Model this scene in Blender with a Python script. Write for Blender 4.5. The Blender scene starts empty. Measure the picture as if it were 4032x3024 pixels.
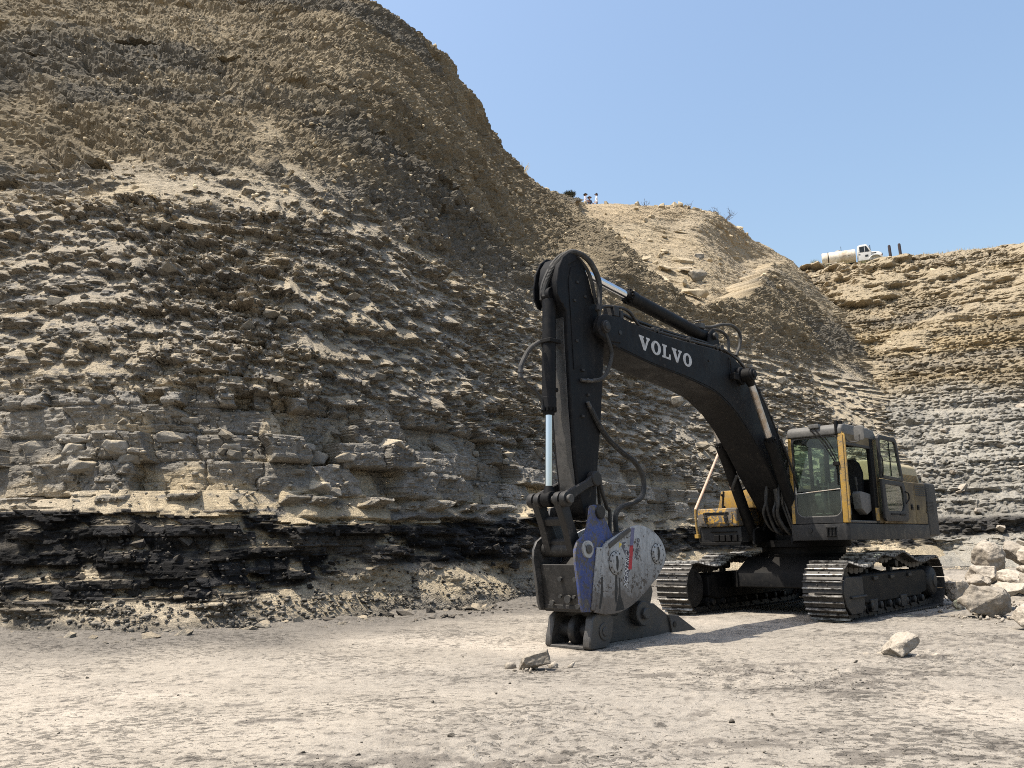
import bpy, bmesh, math, random
import numpy as np
from mathutils import Vector, Matrix, Euler

SC = bpy.context.scene
COL = SC.collection
rad = math.radians

# ------------------------------------------------------------------ camera, sky, sun, exposure
cam_d = bpy.data.cameras.new("camera")
cam = bpy.data.objects.new("camera", cam_d)
COL.objects.link(cam)
cam_d.sensor_width = 36.0
cam_d.lens = 36.0 * 3261.0 / 4032.0
cam_d.clip_start = 0.1
cam_d.clip_end = 3000.0
PITCH, ROLL, CAM_H = 0.19204, -0.01684, 1.265
cam.matrix_world = Matrix.Translation((0, 0, CAM_H)) @ Matrix.Rotation(math.pi / 2 + PITCH, 4, 'X') @ Matrix.Rotation(ROLL, 4, 'Z')
SC.camera = cam

SUN_EL, SUN_AZ = rad(66.5), rad(-107.0)          # azimuth from +Y, clockwise positive
to_sun = Vector((math.cos(SUN_EL) * math.sin(SUN_AZ), math.cos(SUN_EL) * math.cos(SUN_AZ), math.sin(SUN_EL)))
world = bpy.data.worlds.new("World")
SC.world = world
world.use_nodes = True
wn = world.node_tree.nodes
wl = world.node_tree.links
wn.clear()
sky = wn.new('ShaderNodeTexSky')
sky.sky_type = 'NISHITA'
sky.sun_disc = False
sky.sun_elevation = SUN_EL
sky.sun_rotation = SUN_AZ
sky.altitude = 0.0
sky.air_density = 1.6
sky.dust_density = 4.0
sky.ozone_density = 3.6
bgn = wn.new('ShaderNodeBackground')
bgn.inputs['Strength'].default_value = 0.142
wo = wn.new('ShaderNodeOutputWorld')
wl.new(sky.outputs[0], bgn.inputs[0])
wl.new(bgn.outputs[0], wo.inputs[0])

sun_d = bpy.data.lights.new("sun", 'SUN')
sun_d.energy = 5.0
sun_d.angle = rad(0.5)
sun_d.color = (1.0, 0.93, 0.81)
sun = bpy.data.objects.new("sun", sun_d)
COL.objects.link(sun)
sun.rotation_euler = to_sun.to_track_quat('Z', 'Y').to_euler()
sun.location = (-20, 5, 60)

SC.view_settings.view_transform = 'Standard'
SC.view_settings.look = 'None'
SC.view_settings.exposure = 0.62
SC.view_settings.gamma = 1.0
SC.view_settings.use_curve_mapping = False
SC.cycles.use_denoising = False
SC.cycles.filter_width = 1.0
SC.cycles.max_bounces = 6
SC.cycles.diffuse_bounces = 3
SC.cycles.transparent_max_bounces = 12

# ------------------------------------------------------------------ numeric helpers
M32 = np.uint32


def hsh(*a, seed=0):
    h = np.full(np.broadcast(*a).shape, (seed * 2654435761 + 374761393) & 0xffffffff, dtype=np.uint32)
    for i, v in enumerate(a):
        v = np.asarray(v).astype(np.int64).astype(np.uint32)
        h = (h ^ (v * M32(0x9E3779B1 + 2 * i * 7919))) * M32(0x85EBCA6B)
        h ^= h >> M32(13)
    h = h * M32(0xC2B2AE35)
    h ^= h >> M32(16)
    return h.astype(np.float32) * np.float32(1.0 / 4294967295.0)


def vn(x, y, z=None, seed=0):
    """value noise, -1..1"""
    x = np.asarray(x, np.float32); y = np.asarray(y, np.float32)
    x, y = np.broadcast_arrays(x, y)
    ix = np.floor(x); iy = np.floor(y)
    fx = x - ix; fy = y - iy
    fx = fx * fx * fx * (fx * (fx * 6 - 15) + 10); fy = fy * fy * fy * (fy * (fy * 6 - 15) + 10)
    ix = ix.astype(np.int64); iy = iy.astype(np.int64)
    if z is None:
        a = hsh(ix, iy, seed=seed); b = hsh(ix + 1, iy, seed=seed)
        c = hsh(ix, iy + 1, seed=seed); d = hsh(ix + 1, iy + 1, seed=seed)
        a = a + (b - a) * fx; c = c + (d - c) * fx
        return (a + (c - a) * fy) * 2 - 1
    z = np.broadcast_to(np.asarray(z, np.float32), x.shape)
    iz = np.floor(z); fz = z - iz; fz = fz * fz * (3 - 2 * fz); iz = iz.astype(np.int64)
    r = []
    for k in (0, 1):
        a = hsh(ix, iy, iz + k, seed=seed); b = hsh(ix + 1, iy, iz + k, seed=seed)
        c = hsh(ix, iy + 1, iz + k, seed=seed); d = hsh(ix + 1, iy + 1, iz + k, seed=seed)
        a = a + (b - a) * fx; c = c + (d - c) * fx
        r.append(a + (c - a) * fy)
    return (r[0] + (r[1] - r[0]) * fz) * 2 - 1


def fbm(x, y, octv=4, seed=0, gain=0.5, lac=2.03):
    s = 0; a = 1.0; t = 0
    for i in range(octv):
        s = s + a * vn(x, y, seed=seed + i * 17)
        t += a; a *= gain
        x = x * lac + 13.7; y = y * lac + 7.3
    return s / t


def worley(x, y, seed=0):
    """F1, F2 and a random number of the nearest cell"""
    x = np.asarray(x, np.float32); y = np.asarray(y, np.float32)
    ix = np.floor(x).astype(np.int64); iy = np.floor(y).astype(np.int64)
    f1 = np.full(x.shape, 9.0, np.float32); f2 = f1.copy(); cid = np.zeros(x.shape, np.float32)
    for dx in (-1, 0, 1):
        for dy in (-1, 0, 1):
            jx = ix + dx; jy = iy + dy
            px = jx + hsh(jx, jy, seed=seed); py = jy + hsh(jx, jy, seed=seed + 1)
            d = (px - x) ** 2 + (py - y) ** 2
            n = d < f1
            f2 = np.where(n, f1, np.minimum(f2, d))
            cid = np.where(n, hsh(jx, jy, seed=seed + 2), cid)
            f1 = np.where(n, d, f1)
    return np.sqrt(f1), np.sqrt(f2), cid


def sst(a, b, x):
    t = np.clip((x - a) / (b - a), 0, 1)
    return t * t * (3 - 2 * t)


def lerp(a, b, t):
    return a + (b - a) * t


def catmull(xs, ys, x):
    """smooth interpolation of control values"""
    xs = np.asarray(xs, float); ys = np.asarray(ys, float); x = np.asarray(x, float)
    m = np.gradient(ys, xs)
    k = np.clip(np.searchsorted(xs, x) - 1, 0, len(xs) - 2)
    h = xs[k + 1] - xs[k]; t = np.clip((x - xs[k]) / h, 0, 1)
    return ((2 * t**3 - 3 * t**2 + 1) * ys[k] + (t**3 - 2 * t**2 + t) * h * m[k]
            + (-2 * t**3 + 3 * t**2) * ys[k + 1] + (t**3 - t**2) * h * m[k + 1])


# ------------------------------------------------------------------ object helpers
def link(o, parent=None):
    COL.objects.link(o)
    if parent is not None:
        o.parent = parent
    return o


def tag(o, label=None, cat=None, group=None, kind=None):
    if label: o['label'] = label
    if cat: o['category'] = cat
    if group: o['group'] = group
    if kind: o['kind'] = kind
    return o


def empty(name, loc=(0, 0, 0), rz=0.0, parent=None):
    o = bpy.data.objects.new(name, None)
    o.empty_display_size = 0.2
    o.location = loc
    o.rotation_euler = (0, 0, rz)
    return link(o, parent)


def grid_mesh(name, V, cols=None, smooth=False):
    """V: rows x cols x 3"""
    r, c = V.shape[:2]
    me = bpy.data.meshes.new(name)
    me.vertices.add(r * c)
    me.vertices.foreach_set('co', np.ascontiguousarray(V.reshape(-1), np.float32))
    i = (np.arange(r - 1)[:, None] * c + np.arange(c - 1)[None, :]).reshape(-1)
    q = np.stack([i, i + 1, i + c + 1, i + c], -1).astype(np.int32)
    me.loops.add(q.size)
    me.loops.foreach_set('vertex_index', q.reshape(-1))
    me.polygons.add(len(q))
    me.polygons.foreach_set('loop_start', np.arange(0, q.size, 4, dtype=np.int32))
    me.polygons.foreach_set('loop_total', np.full(len(q), 4, np.int32))
    me.polygons.foreach_set('use_smooth', np.full(len(q), smooth, bool))
    if cols is not None:
        at = me.color_attributes.new('Col', 'FLOAT_COLOR', 'POINT')
        cc = np.ones((r * c, 4), np.float32)
        cc[:, :3] = cols.reshape(-1, 3)
        at.data.foreach_set('color', cc.reshape(-1))
    me.update()
    return me


# ------------------------------------------------------------------ materials
MATS = {}


class NT:
    def __init__(self, name):
        self.m = bpy.data.materials.new(name)
        self.m.use_nodes = True
        self.t = self.m.node_tree
        self.n = self.t.nodes
        self.b = self.n['Principled BSDF']

    def add(self, kind, **kw):
        nd = self.n.new(kind)
        for k, v in kw.items():
            if k.startswith('i_'):
                nd.inputs[k[2:].replace('_', ' ')].default_value = v
            else:
                setattr(nd, k, v)
        return nd

    def ln(self, a, b):
        self.t.links.new(a, b)

    def coord(self, kind='Object'):
        return self.add('ShaderNodeTexCoord').outputs[kind]

    def noise(self, vec, scale, detail=4, rough=0.55, dist=0.0):
        nd = self.add('ShaderNodeTexNoise')
        nd.inputs['Scale'].default_value = scale
        nd.inputs['Detail'].default_value = detail
        nd.inputs['Roughness'].default_value = rough
        nd.inputs['Distortion'].default_value = dist
        if vec is not None: self.ln(vec, nd.inputs['Vector'])
        return nd.outputs['Fac']

    def mapping(self, vec, scale=(1, 1, 1), loc=(0, 0, 0)):
        nd = self.add('ShaderNodeMapping')
        nd.inputs['Scale'].default_value = scale
        nd.inputs['Location'].default_value = loc
        self.ln(vec, nd.inputs['Vector'])
        return nd.outputs[0]

    def ramp(self, fac, stops):
        nd = self.add('ShaderNodeValToRGB')
        el = nd.color_ramp.elements
        while len(el) < len(stops): el.new(0.5)
        for e, (p, c) in zip(el, stops):
            e.position = p
            e.color = (c, c, c, 1) if isinstance(c, (int, float)) else (*c, 1)
        self.ln(fac, nd.inputs[0])
        return nd.outputs[0]

    def mix(self, fac, a, b, blend='MIX'):
        nd = self.add('ShaderNodeMix', data_type='RGBA', blend_type=blend)
        for sock, v in ((nd.inputs[0], fac), (nd.inputs[6], a), (nd.inputs[7], b)):
            if isinstance(v, (int, float)): sock.default_value = v
            elif isinstance(v, tuple): sock.default_value = (*v, 1) if len(v) == 3 else v
            else: self.ln(v, sock)
        return nd.outputs[2]

    def math(self, op, a, b=0.0):
        nd = self.add('ShaderNodeMath', operation=op)
        for sock, v in zip(nd.inputs, (a, b)):
            if isinstance(v, (int, float)): sock.default_value = v
            else: self.ln(v, sock)
        return nd.outputs[0]

    def bump(self, height, strength=0.5, dist=0.02):
        nd = self.add('ShaderNodeBump')
        nd.inputs['Strength'].default_value = strength
        nd.inputs['Distance'].default_value = dist
        self.ln(height, nd.inputs['Height'])
        self.ln(nd.outputs[0], self.b.inputs['Normal'])

    def done(self, color=None, rough=None, metal=None, spec=None):
        for key, v in (('Base Color', color), ('Roughness', rough), ('Metallic', metal), ('Specular IOR Level', spec)):
            if v is None: continue
            s = self.b.inputs[key]
            if isinstance(v, (int, float)): s.default_value = v
            elif isinstance(v, tuple): s.default_value = (*v, 1)
            else: self.ln(v, s)
        MATS[self.m.name] = self.m
        return self.m


def mat_terrain():
    t = NT('cliff_rock')
    at = t.add('ShaderNodeAttribute', attribute_name='Col')
    co = t.coord('Object')
    n1 = t.noise(co, 9.0, 6, 0.65)
    n2 = t.noise(co, 46.0, 3, 0.6)
    f = t.ramp(n1, [(0.25, 0.62), (0.5, 1.0), (0.8, 1.32)])
    c = t.mix(1.0, at.outputs['Color'], f, 'MULTIPLY')
    f2 = t.ramp(n2, [(0.3, 0.72), (0.7, 1.22)])
    c = t.mix(1.0, c, f2, 'MULTIPLY')
    nb = t.noise(t.mapping(co, (1.0, 1.0, 3.6)), 7.0, 5, 0.7, 0.3)
    t.bump(t.math('ADD', t.math('MULTIPLY', nb, 1.0), t.math('MULTIPLY', n2, 0.35)), 1.0, 0.09)
    t.done(c, 0.95, 0.0, 0.10)
    t = NT('floor_dirt')
    at = t.add('ShaderNodeAttribute', attribute_name='Col')
    co = t.coord('Object')
    n1 = t.noise(co, 7.0, 7, 0.68)
    n2 = t.noise(co, 60.0, 4, 0.7)
    f = t.ramp(n1, [(0.28, 0.72), (0.5, 1.0), (0.75, 1.14)])
    c = t.mix(1.0, at.outputs['Color'], f, 'MULTIPLY')
    f2 = t.ramp(n2, [(0.30, 0.66), (0.46, 0.99), (0.75, 1.12)])
    c = t.mix(1.0, c, f2, 'MULTIPLY')
    cl = t.ramp(t.noise(co, 0.55, 4, 0.6), [(0.40, 0.0), (0.62, 1.0)])          # where the dirt is scuffed
    s1 = t.noise(t.mapping(co, (1.0, 1.3, 1.0)), 11.0, 8, 0.72, 0.6)
    th = t.math('ADD', s1, t.math('MULTIPLY', cl, 0.10))
    c = t.mix(t.math('MULTIPLY', t.ramp(th, [(0.70, 0.0), (0.74, 1.0)]), 0.6), c, (0.105, 0.093, 0.078))
    s2 = t.noise(co, 34.0, 5, 0.7)
    th2 = t.math('ADD', s2, t.math('MULTIPLY', cl, 0.07))
    c = t.mix(t.math('MULTIPLY', t.ramp(th2, [(0.70, 0.0), (0.735, 1.0)]), 0.5), c, (0.12, 0.105, 0.09))
    c = t.mix(t.math('MULTIPLY', t.ramp(t.noise(co, 27.0, 4, 0.7), [(0.67, 0.0), (0.70, 1.0)]), 0.5), c, (0.46, 0.41, 0.34))
    t.bump(t.math('ADD', t.math('ADD', t.math('MULTIPLY', n1, 0.6), t.math('MULTIPLY', n2, 0.5)), t.math('MULTIPLY', t.ramp(th, [(0.60, 0.0), (0.74, 1.0)]), 0.9)), 0.9, 0.03)
    t.done(c, 0.96, 0.0, 0.1)


def mat_rock(name, c0, c1, dust, sc=3.0, dusty=0.5):
    """stone with grain, stains and pale dust lying on its upper faces"""
    t = NT(name)
    co = t.coord('Object')
    rnd = t.add('ShaderNodeObjectInfo').outputs['Random']
    n1 = t.noise(co, sc, 7, 0.62, 0.4)
    n2 = t.noise(co, sc * 9, 4, 0.65)
    c = t.mix(t.ramp(n1, [(0.3, 0.0), (0.68, 1.0)]), c0, c1)
    g = t.add('ShaderNodeNewGeometry')
    sx = t.add('ShaderNodeSeparateXYZ'); t.ln(g.outputs['Normal'], sx.inputs[0])
    up = t.math('ADD', sx.outputs['Z'], t.math('MULTIPLY', t.math('SUBTRACT', n1, 0.5), 1.1))
    up = t.ramp(up, [(0.35, 0.0), (0.85, dusty)])
    c = t.mix(up, c, dust)
    c = t.mix(1.0, c, t.ramp(n2, [(0.3, 0.72), (0.7, 1.15)]), 'MULTIPLY')
    c = t.mix(1.0, c, t.ramp(rnd, [(0.0, 0.78), (1.0, 1.18)]), 'MULTIPLY')
    t.bump(t.math('ADD', n1, t.math('MULTIPLY', n2, 0.4)), 0.8, 0.05)
    return t.done(c, 0.93, 0.0, 0.15)


mat_terrain()
mat_rock('rock_grey', (0.15, 0.138, 0.118), (0.24, 0.22, 0.185), (0.38, 0.315, 0.225), 3.0, 0.8)
mat_rock('rock_tan', (0.36, 0.29, 0.19), (0.48, 0.40, 0.28), (0.50, 0.42, 0.30), 3.0, 0.5)
mat_rock('rock_pale', (0.20, 0.172, 0.138), (0.33, 0.29, 0.24), (0.38, 0.335, 0.275), 2.6, 0.65)
mat_rock('clod_brown', (0.11, 0.098, 0.083), (0.19, 0.17, 0.145), (0.26, 0.23, 0.19), 5.0, 0.5)
mat_rock('rock_block', (0.20, 0.184, 0.158), (0.27, 0.248, 0.212), (0.42, 0.35, 0.245), 2.0, 0.85)
mat_rock('rock_dark', (0.085, 0.078, 0.068), (0.16, 0.147, 0.125), (0.25, 0.215, 0.165), 3.0, 0.6)
mat_rock('rock_coal', (0.018, 0.017, 0.017), (0.05, 0.047, 0.044), (0.20, 0.17, 0.13), 3.0, 0.45)


# ------------------------------------------------------------------ terrain: the high wall, the far wall, the floor
def strata(S, z, zb, seed, amp, edge=0.06, lenf=(1.3, 3.6), jd=0.12):
    """outward offset of bedded blocks: one random step per block, joints cut back"""
    S = S + 0.12 * fbm(S * 0.9, z * 1.6, 3, seed + 13) + 0.03 * vn(S * 6.0, z * 7.0, seed=seed + 14)
    zz = z + 0.16 * fbm(S * 0.13, z * 0.2, 3, seed) + 0.045 * fbm(S * 0.9, z * 0.9, 3, seed + 5) + 0.015 * vn(S * 5.5, z * 5.0, seed=seed + 15)
    zb = np.asarray(zb); th = np.diff(zb)
    k = np.clip(np.searchsorted(zb, zz) - 1, 0, len(th) - 1)
    fz = np.clip((zz - zb[k]) / th[k], 0, 1)
    ln = th[k] * lerp(lenf[0], lenf[1], hsh(k, seed=seed + 1))
    c = (S + 9.0 * hsh(k, seed=seed + 2)) / ln + 0.35 * vn(S * 0.8, k * 3.1, seed=seed + 3) + 0.10 * vn(S * 3.1, z * 3.3, seed=seed + 8)
    ce = np.floor(c); fc = c - ce
    off = hsh(k, ce, seed=seed + 4)
    miss = hsh(k, ce, seed=seed + 6) < 0.16
    ex = np.minimum(fc, 1 - fc) * ln; ez = np.minimum(fz, 1 - fz) * th[k]
    e = np.minimum(ex, ez)
    rot = (fc - 0.5) * (hsh(k, ce, seed=seed + 7) - 0.5) * 0.5 + (fz - 0.5) * (hsh(k, ce, seed=seed + 9) - 0.6) * 0.6
    d = (off - 0.5) * amp + rot * amp - np.where(miss, 0.7 * amp, 0) - jd * amp * (1 - sst(0, edge, e))
    return d, hsh(k, ce, seed=seed + 11), hsh(k, seed=seed + 12), (fz - 0.5) * th[k]


def bed_list(seed, spec):
    r = random.Random(seed)
    zb = [-1.0]
    for (top, lo, hi) in spec:
        while zb[-1] < top:
            zb.append(zb[-1] + r.uniform(lo, hi))
    return zb


def ledge_warp(S0, z):
    return (0.30 * fbm(S0 * 0.30, 0 * S0 + 3.0, 3, 501) + 0.10 * fbm(S0 * 1.3, 0 * S0 + 5.0, 3, 502)) * np.exp(-((z - 1.9) / 1.2) ** 2)


def wall_sheet(name, toe, rim, q, zrow, phi, seed, opts):
    """toe, rim: plan control points; q: column positions in control index; zrow: heights; phi(q, z): 0 at toe .. 1 at rim"""
    idx = np.arange(len(toe))
    T = np.stack([catmull(idx, [p[i] for p in toe], q) for i in (0, 1)], -1)
    R = np.stack([catmull(idx, [p[i] for p in rim], q) for i in (0, 1)], -1)
    zc = zrow[:, None] + 0 * q[None, :]
    qq = q[None, :] + 0 * zrow[:, None]
    s0 = np.cumsum(np.hypot(*np.gradient(T + 0.18 * (R - T), axis=0).T)); s0 -= s0[0]
    ph = phi(qq, zc + (ledge_warp(s0[None, :] + 0 * zc, zc) if seed == 1 else 0))
    X = T[None, :, 0] + ph * (R - T)[None, :, 0]
    Y = T[None, :, 1] + ph * (R - T)[None, :, 1]
    mid = T + 0.18 * (R - T)
    tg = np.gradient(mid, axis=0)
    seg = np.hypot(tg[:, 0], tg[:, 1])
    S1 = np.cumsum(seg); S1 -= S1[0]
    nx, ny = tg[:, 1] / seg, -tg[:, 0] / seg
    w = max(3, int(len(q) * 0.035)); ker = np.ones(w) / w
    pad = lambda a: np.convolve(np.pad(a, (w, w), 'edge'), ker, 'same')[w:-w]
    nx, ny = pad(nx), pad(ny)
    nn = np.hypot(nx, ny); nx, ny = nx / nn, ny / nn
    # arc length grows towards the rim with the wall's real width
    wid = np.hypot(*np.gradient(np.stack([X, Y], 0), axis=2))
    S = np.cumsum(wid, axis=1); S -= S[:, :1]
    base = X * nx[None] + Y * ny[None]
    cot = np.clip(-np.gradient(base, axis=0) / np.gradient(zrow)[:, None], 0, 1.6)
    d, col, dust, repose, dn = opts(qq, zc, S, S1[None, :] + 0 * zc, cot)
    o = base + d
    f = o.copy()
    dz = np.diff(zrow)
    for i in range(1, len(zrow)):
        pv = f[i - 1]
        sm = pv.copy()
        sm[2:-2] = (pv[:-4] + 2 * pv[1:-3] + 3 * pv[2:-2] + 2 * pv[3:-1] + pv[4:]) / 9.0
        f[i] = np.maximum(o[i], np.minimum(sm, pv + 0.3 * dz[i - 1]) - dz[i - 1] * repose[i])
    filled = np.clip(f - o, 0, None)
    on = o + dust * filled
    sand = sst(0.012, 0.05, dust * filled)
    disp = on - base
    zz = zc + sst(22.0, 30.0, zc) * (0.55 * fbm(S * 0.12, 0 * S + seed, 3, 400 + seed) + 0.22 * fbm(S * 0.7, 0 * S + seed, 3, 410 + seed))
    dn = dn * (1 - sand)
    hz = disp + 0.72 * dn
    V = np.stack([X + hz * nx[None], Y + hz * ny[None], zz + 0.66 * dn * sst(0.3, 1.0, zc)], -1)
    return V, col, sand, S


# --- the near high wall -------------------------------------------------------
TOE = [(-18, 16.5), (-7.94, 13.2), (-5.35, 12.75), (-4.07, 13.35), (-3.0, 14.6), (-2.0, 15.9), (-1.1, 17.0), (-.17, 18.3), (.62, 19.7), (2.2, 23),
       (4.71, 28.1), (7.5, 31), (10.5, 33), (14, 34.6), (17.4, 36), (21, 38.5)]
RIM = [(-52, 40), (-26.7, 39), (-17, 39.2), (-11, 39.4), (-7.6, 39.8), (-4.4, 44.0), (-2.8, 49.2), (-.2, 58.0), (2.8, 64.2), (6.2, 66.4),
       (11.6, 66.6), (15.4, 67.6), (19.6, 69.8), (27.0, 80), (34.2, 90.0), (42, 98)]
RIM_Z = 30.0
NC, NR = 1060, 760
qd = np.linspace(0, 1, NC)
qn = np.array([0.0, 0.8, 1, 2, 3, 4, 5, 6, 7, 8, 9, 10, 11, 12, 13, 14, 15])
wt = np.cumsum(np.array([0, 26, 20, 150, 100, 96, 70, 40, 50, 46, 80, 110, 70, 70, 90, 60, 14], float)); wt /= wt[-1]
q_col = np.interp(qd, wt, qn)
uu = np.linspace(0, 1, NR)
z_row = (13.0 * ((13 + 0.9 * (RIM_Z + 0.4)) / 13.0) ** uu - 13.0) / 0.9 - 0.35

TAN_Q = [0, 8.5, 8.9, 9.2, 9.6, 10.0, 10.6, 11.2, 11.9, 12.4, 12.9, 13.6, 14.2, 16]
TAN_Z = [60, 45, 29, 23, 19, 16.5, 14.5, 13.8, 15.0, 19.0, 25.0, 28.2, 30.5, 34]


def tan_mask(q, z, S):
    zl = np.interp(q + 0.18 * fbm(S * 0.25, z * 0.3, 4, 77), TAN_Q, TAN_Z)
    return sst(-0.12, 0.25, z - zl + 1.3 * fbm(S * 0.4, z * 0.5, 4, 78))


def phi_main(q, z):
    a = np.interp(z, [-1, 0, 0.55, 1.75, 2.05, 3.0, 5.0, 9.0, 18.0, 27.5, 30.0, 31], [-0.04, 0, 0.028, 0.044, 0.061, 0.072, 0.110, 0.205, 0.50, 0.875, 1.0, 1.05])
    b = np.interp(z, [-1, 0, 0.55, 1.75, 2.05, 5.0, 9.0, 14.0, 30.0, 31], [-0.03, 0, 0.03, 0.045, 0.06, 0.115, 0.19, 0.30, 1.0, 1.05])
    w = sst(8.4, 9.6, q) * (1 - sst(12.2, 13.6, q))
    return lerp(a, b, w)


BEDS = bed_list(3, [(0.4, .12, .3), (1.95, .10, .26), (2.15, .2, .21), (3.8, .36, .62), (5.0, .10, .34), (9.5, .06, .24), (14.5, .12, .36), (31, .3, .7)])
BEDS2 = bed_list(8, [(3.9, .08, .2), (9.5, .05, .15), (31, .15, .4)])


SANDC = np.array((.445, .368, .253), np.float32)
BEDS3 = bed_list(9, [(3.9, .05, .10), (9.5, .035, .085), (31, .10, .24)])


def col3(*c):
    return np.array(c, np.float32)


def mixc(a, b, t):
    return a + (b - a) * t[..., None]


def wall_opts(q, z, S, S0, cot):
    big = 0.55 * fbm(S * 0.11, z * 0.13, 3, 1) * sst(1.2, 4.0, z) + 0.30 * fbm(S * 0.11 + 9, z * 0.13, 3, 2)
    mid = 0.30 * fbm(S * 0.45, z * 0.75, 4, 3)
    s1, h1, l1, r1 = strata(S, z, BEDS, 20, 1.0)
    s2, h2, l2, r2 = strata(S + 3.3, z, BEDS2, 40, 1.0, 0.03, (1.5, 5.0))
    lump1 = worley(S * 1.5 + 0.5 * vn(S * .9, z * .9, seed=9), z * 1.9 + 0.4 * vn(S, z, seed=8), 60)
    lump2 = worley(S * 3.4 + 0.5 * vn(S * 2, z * 2, seed=12), z * 4.2, 63)
    lump3 = worley(S * 8.0, z * 9.5, 66)
    fine = fbm(S * 2.3, z * 4.0, 4, 70)
    vfine = fbm(S * 9.0, z * 13.0, 2, 71)
    clo = 0.26 + 0.45 * sst(2.6, 4.5, q)
    coal = sst(clo, clo + 0.25, z + 0.45 * fbm(S * 0.45, z * 0.6, 4, 5)) * (1 - sst(1.80, 1.92, z + ledge_warp(S0, z) + 0.06 * fbm(S * 0.9, z * 0.4, 3, 6)))
    blk = sst(2.0, 2.2, z) * (1 - sst(3.7, 4.6, z + 0.5 * fbm(S * .2, z * .2, 3, 4)))
    soil = sst(9.0, 13.0, z + 2.4 * fbm(S * 0.15, z * 0.15, 4, 7))
    shale = np.clip(1 - coal - blk - soil, 0, 1) * sst(1.9, 2.1, z)
    broken = sst(-0.15, 0.35, fbm(S * 0.30, z * 0.42, 4, 15))          # patches where the beds are shattered
    lumps = (0.10 * (np.minimum(lump1[1] - lump1[0], .5) - .25) + 0.17 * (np.minimum(lump2[1] - lump2[0], .5) - .22) + 0.09 * (np.minimum(lump3[1] - lump3[0], .5) - .2))
    hard = fbm(S * 0.2 + 40, z * 0.3, 3, 16)
    d = big + mid * (0.45 + 0.55 * soil) + (l1 - .5) * (0.15 * shale + 0.16 * blk + 0.16 * coal)
    d = d + blk * (0.58 * s1 + 0.04 * s2 + 0.02 * fine + broken * 0.4 * (lumps + 0.2 * s2))
    d = d + shale * ((0.22 + 0.16 * hard) * s1 + 0.15 * s2 + 0.08 * fine + broken * (1.5 * lumps + 0.14 * s2))
    gul = fbm(S * 0.55 + z * 0.12, z * 0.10, 4, 17)
    d = d + soil * (0.22 * s1 * sst(-0.1, 0.6, hard) + 0.55 * gul)
    clod = 0.30 * (0.30 - lump1[0] ** 2) * sst(-0.3, 0.4, hard) + 0.20 * (0.30 - lump2[0] ** 2) + 0.075 * (0.30 - lump3[0] ** 2)
    dn = soil * ((1.25 - 0.45 * sst(8.0, 9.5, q)) * clod + 0.17 * fine + 0.03 * vfine)
    d = d + coal * (0.17 * s1 + 0.10 * s2 + 0.12 * fine + 0.9 * broken * lumps + 0.45 * fbm(S * 0.5, z * 0.35, 3, 18))
    toe = (1 - sst(clo, clo + 0.3, z)) * (z < 2)
    d = d + toe * (0.25 * fbm(S * 0.7, z * 0.7, 3, 19) + 0.5 * lumps)
    st = sst(-0.35, 0.25, fbm(S * 0.4, z * 0.5, 3, 27))
    r3 = strata(S + 7.7, z, BEDS3, 50, 1.0, 0.02, (1.2, 4.0))
    d = d + cot * (blk * (0.9 * r1 + 0.5 * r2) + shale * (0.7 * r1 + (0.5 + 0.6 * st) * r2 + 0.8 * r3[3]) + soil * (0.12 * st * r1 + 0.25 * st * r2 + 0.15 * r3[3]) + coal * (0.8 * r2 + 0.6 * r3[3]))
    d = d + (0.05 * soil + 0.10 * shale) * r3[0] + soil * sst(20, 26, z) * 0.55 * fbm(S * 0.55, z * 0.6, 4, 28) + 0.03 * vfine
    tan = tan_mask(q, z, S)
    step = sst(8.7, 9.3, q) * (1 - sst(12.5, 13.2, q))
    d = d * (1 - 0.6 * sst(29.3, 30.0, z))
    d = d * (1 - 0.62 * tan) - 2.6 * tan * step * (1 - 0.75 * sst(24, 30, z)) + tan * (0.34 * fbm(S * 0.9, z * 1.4, 5, 25, 0.6) - 0.10 * np.abs(fbm(S * 0.35 + z * .2, z * 0.12, 3, 26)))
    # colours of the beds
    v = 0.78 + 0.44 * h1
    grey = col3(.205, .189, .164)[None, None] * v[..., None]
    grey = mixc(grey, col3(.235, .20, .15)[None, None] * v[..., None], sst(0.62, 0.9, l1) * 0.8)
    grey = mixc(grey, col3(.15, .145, .14)[None, None] * v[..., None], sst(0.6, 0.9, l2) * 0.5)
    grey = mixc(grey, col3(.245, .225, .193)[None, None] * v[..., None], 0.8 * blk)
    brown = col3(.205, .168, .115)[None, None] * (0.82 + 0.36 * h1)[..., None]
    dk = sst(0.0, 0.25, fbm(S * 0.10, (z + 0.35 * S0 * 0.06) * 0.30, 4, 30))
    brown = mixc(brown, col3(.125, .113, .093)[None, None] + 0 * brown, 0.85 * dk)
    brown = mixc(brown, col3(.29, .24, .165)[None, None] + 0 * brown, 0.6 * sst(0.1, 0.5, fbm(S * 0.2, z * 0.5, 4, 31)))
    black = col3(.020, .0195, .0195)[None, None] * (0.6 + 1.3 * h1 * h1)[..., None]
    black = mixc(black, col3(.10, .09, .077)[None, None] + 0 * black, 0.85 * sst(-0.05, 0.35, fbm(S * 0.6, z * 2.6, 4, 33)) * (1 - sst(1.3, 1.6, z)))
    c = mixc(grey, brown, soil)
    c = mixc(c, black, coal)
    rub = lerp(1, 1.35, sst(2.6, 4.5, q))[..., None] * col3(.24, .205, .155)[None, None] * (0.75 + 0.5 * h2)[..., None]
    rub = mixc(rub, SANDC[None, None] * (0.8 + 0.3 * h2)[..., None], sst(2.4, 4.0, q) * sst(-0.35, 0.1, fbm(S * 0.9, z * 1.5, 4, 34)))
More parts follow.
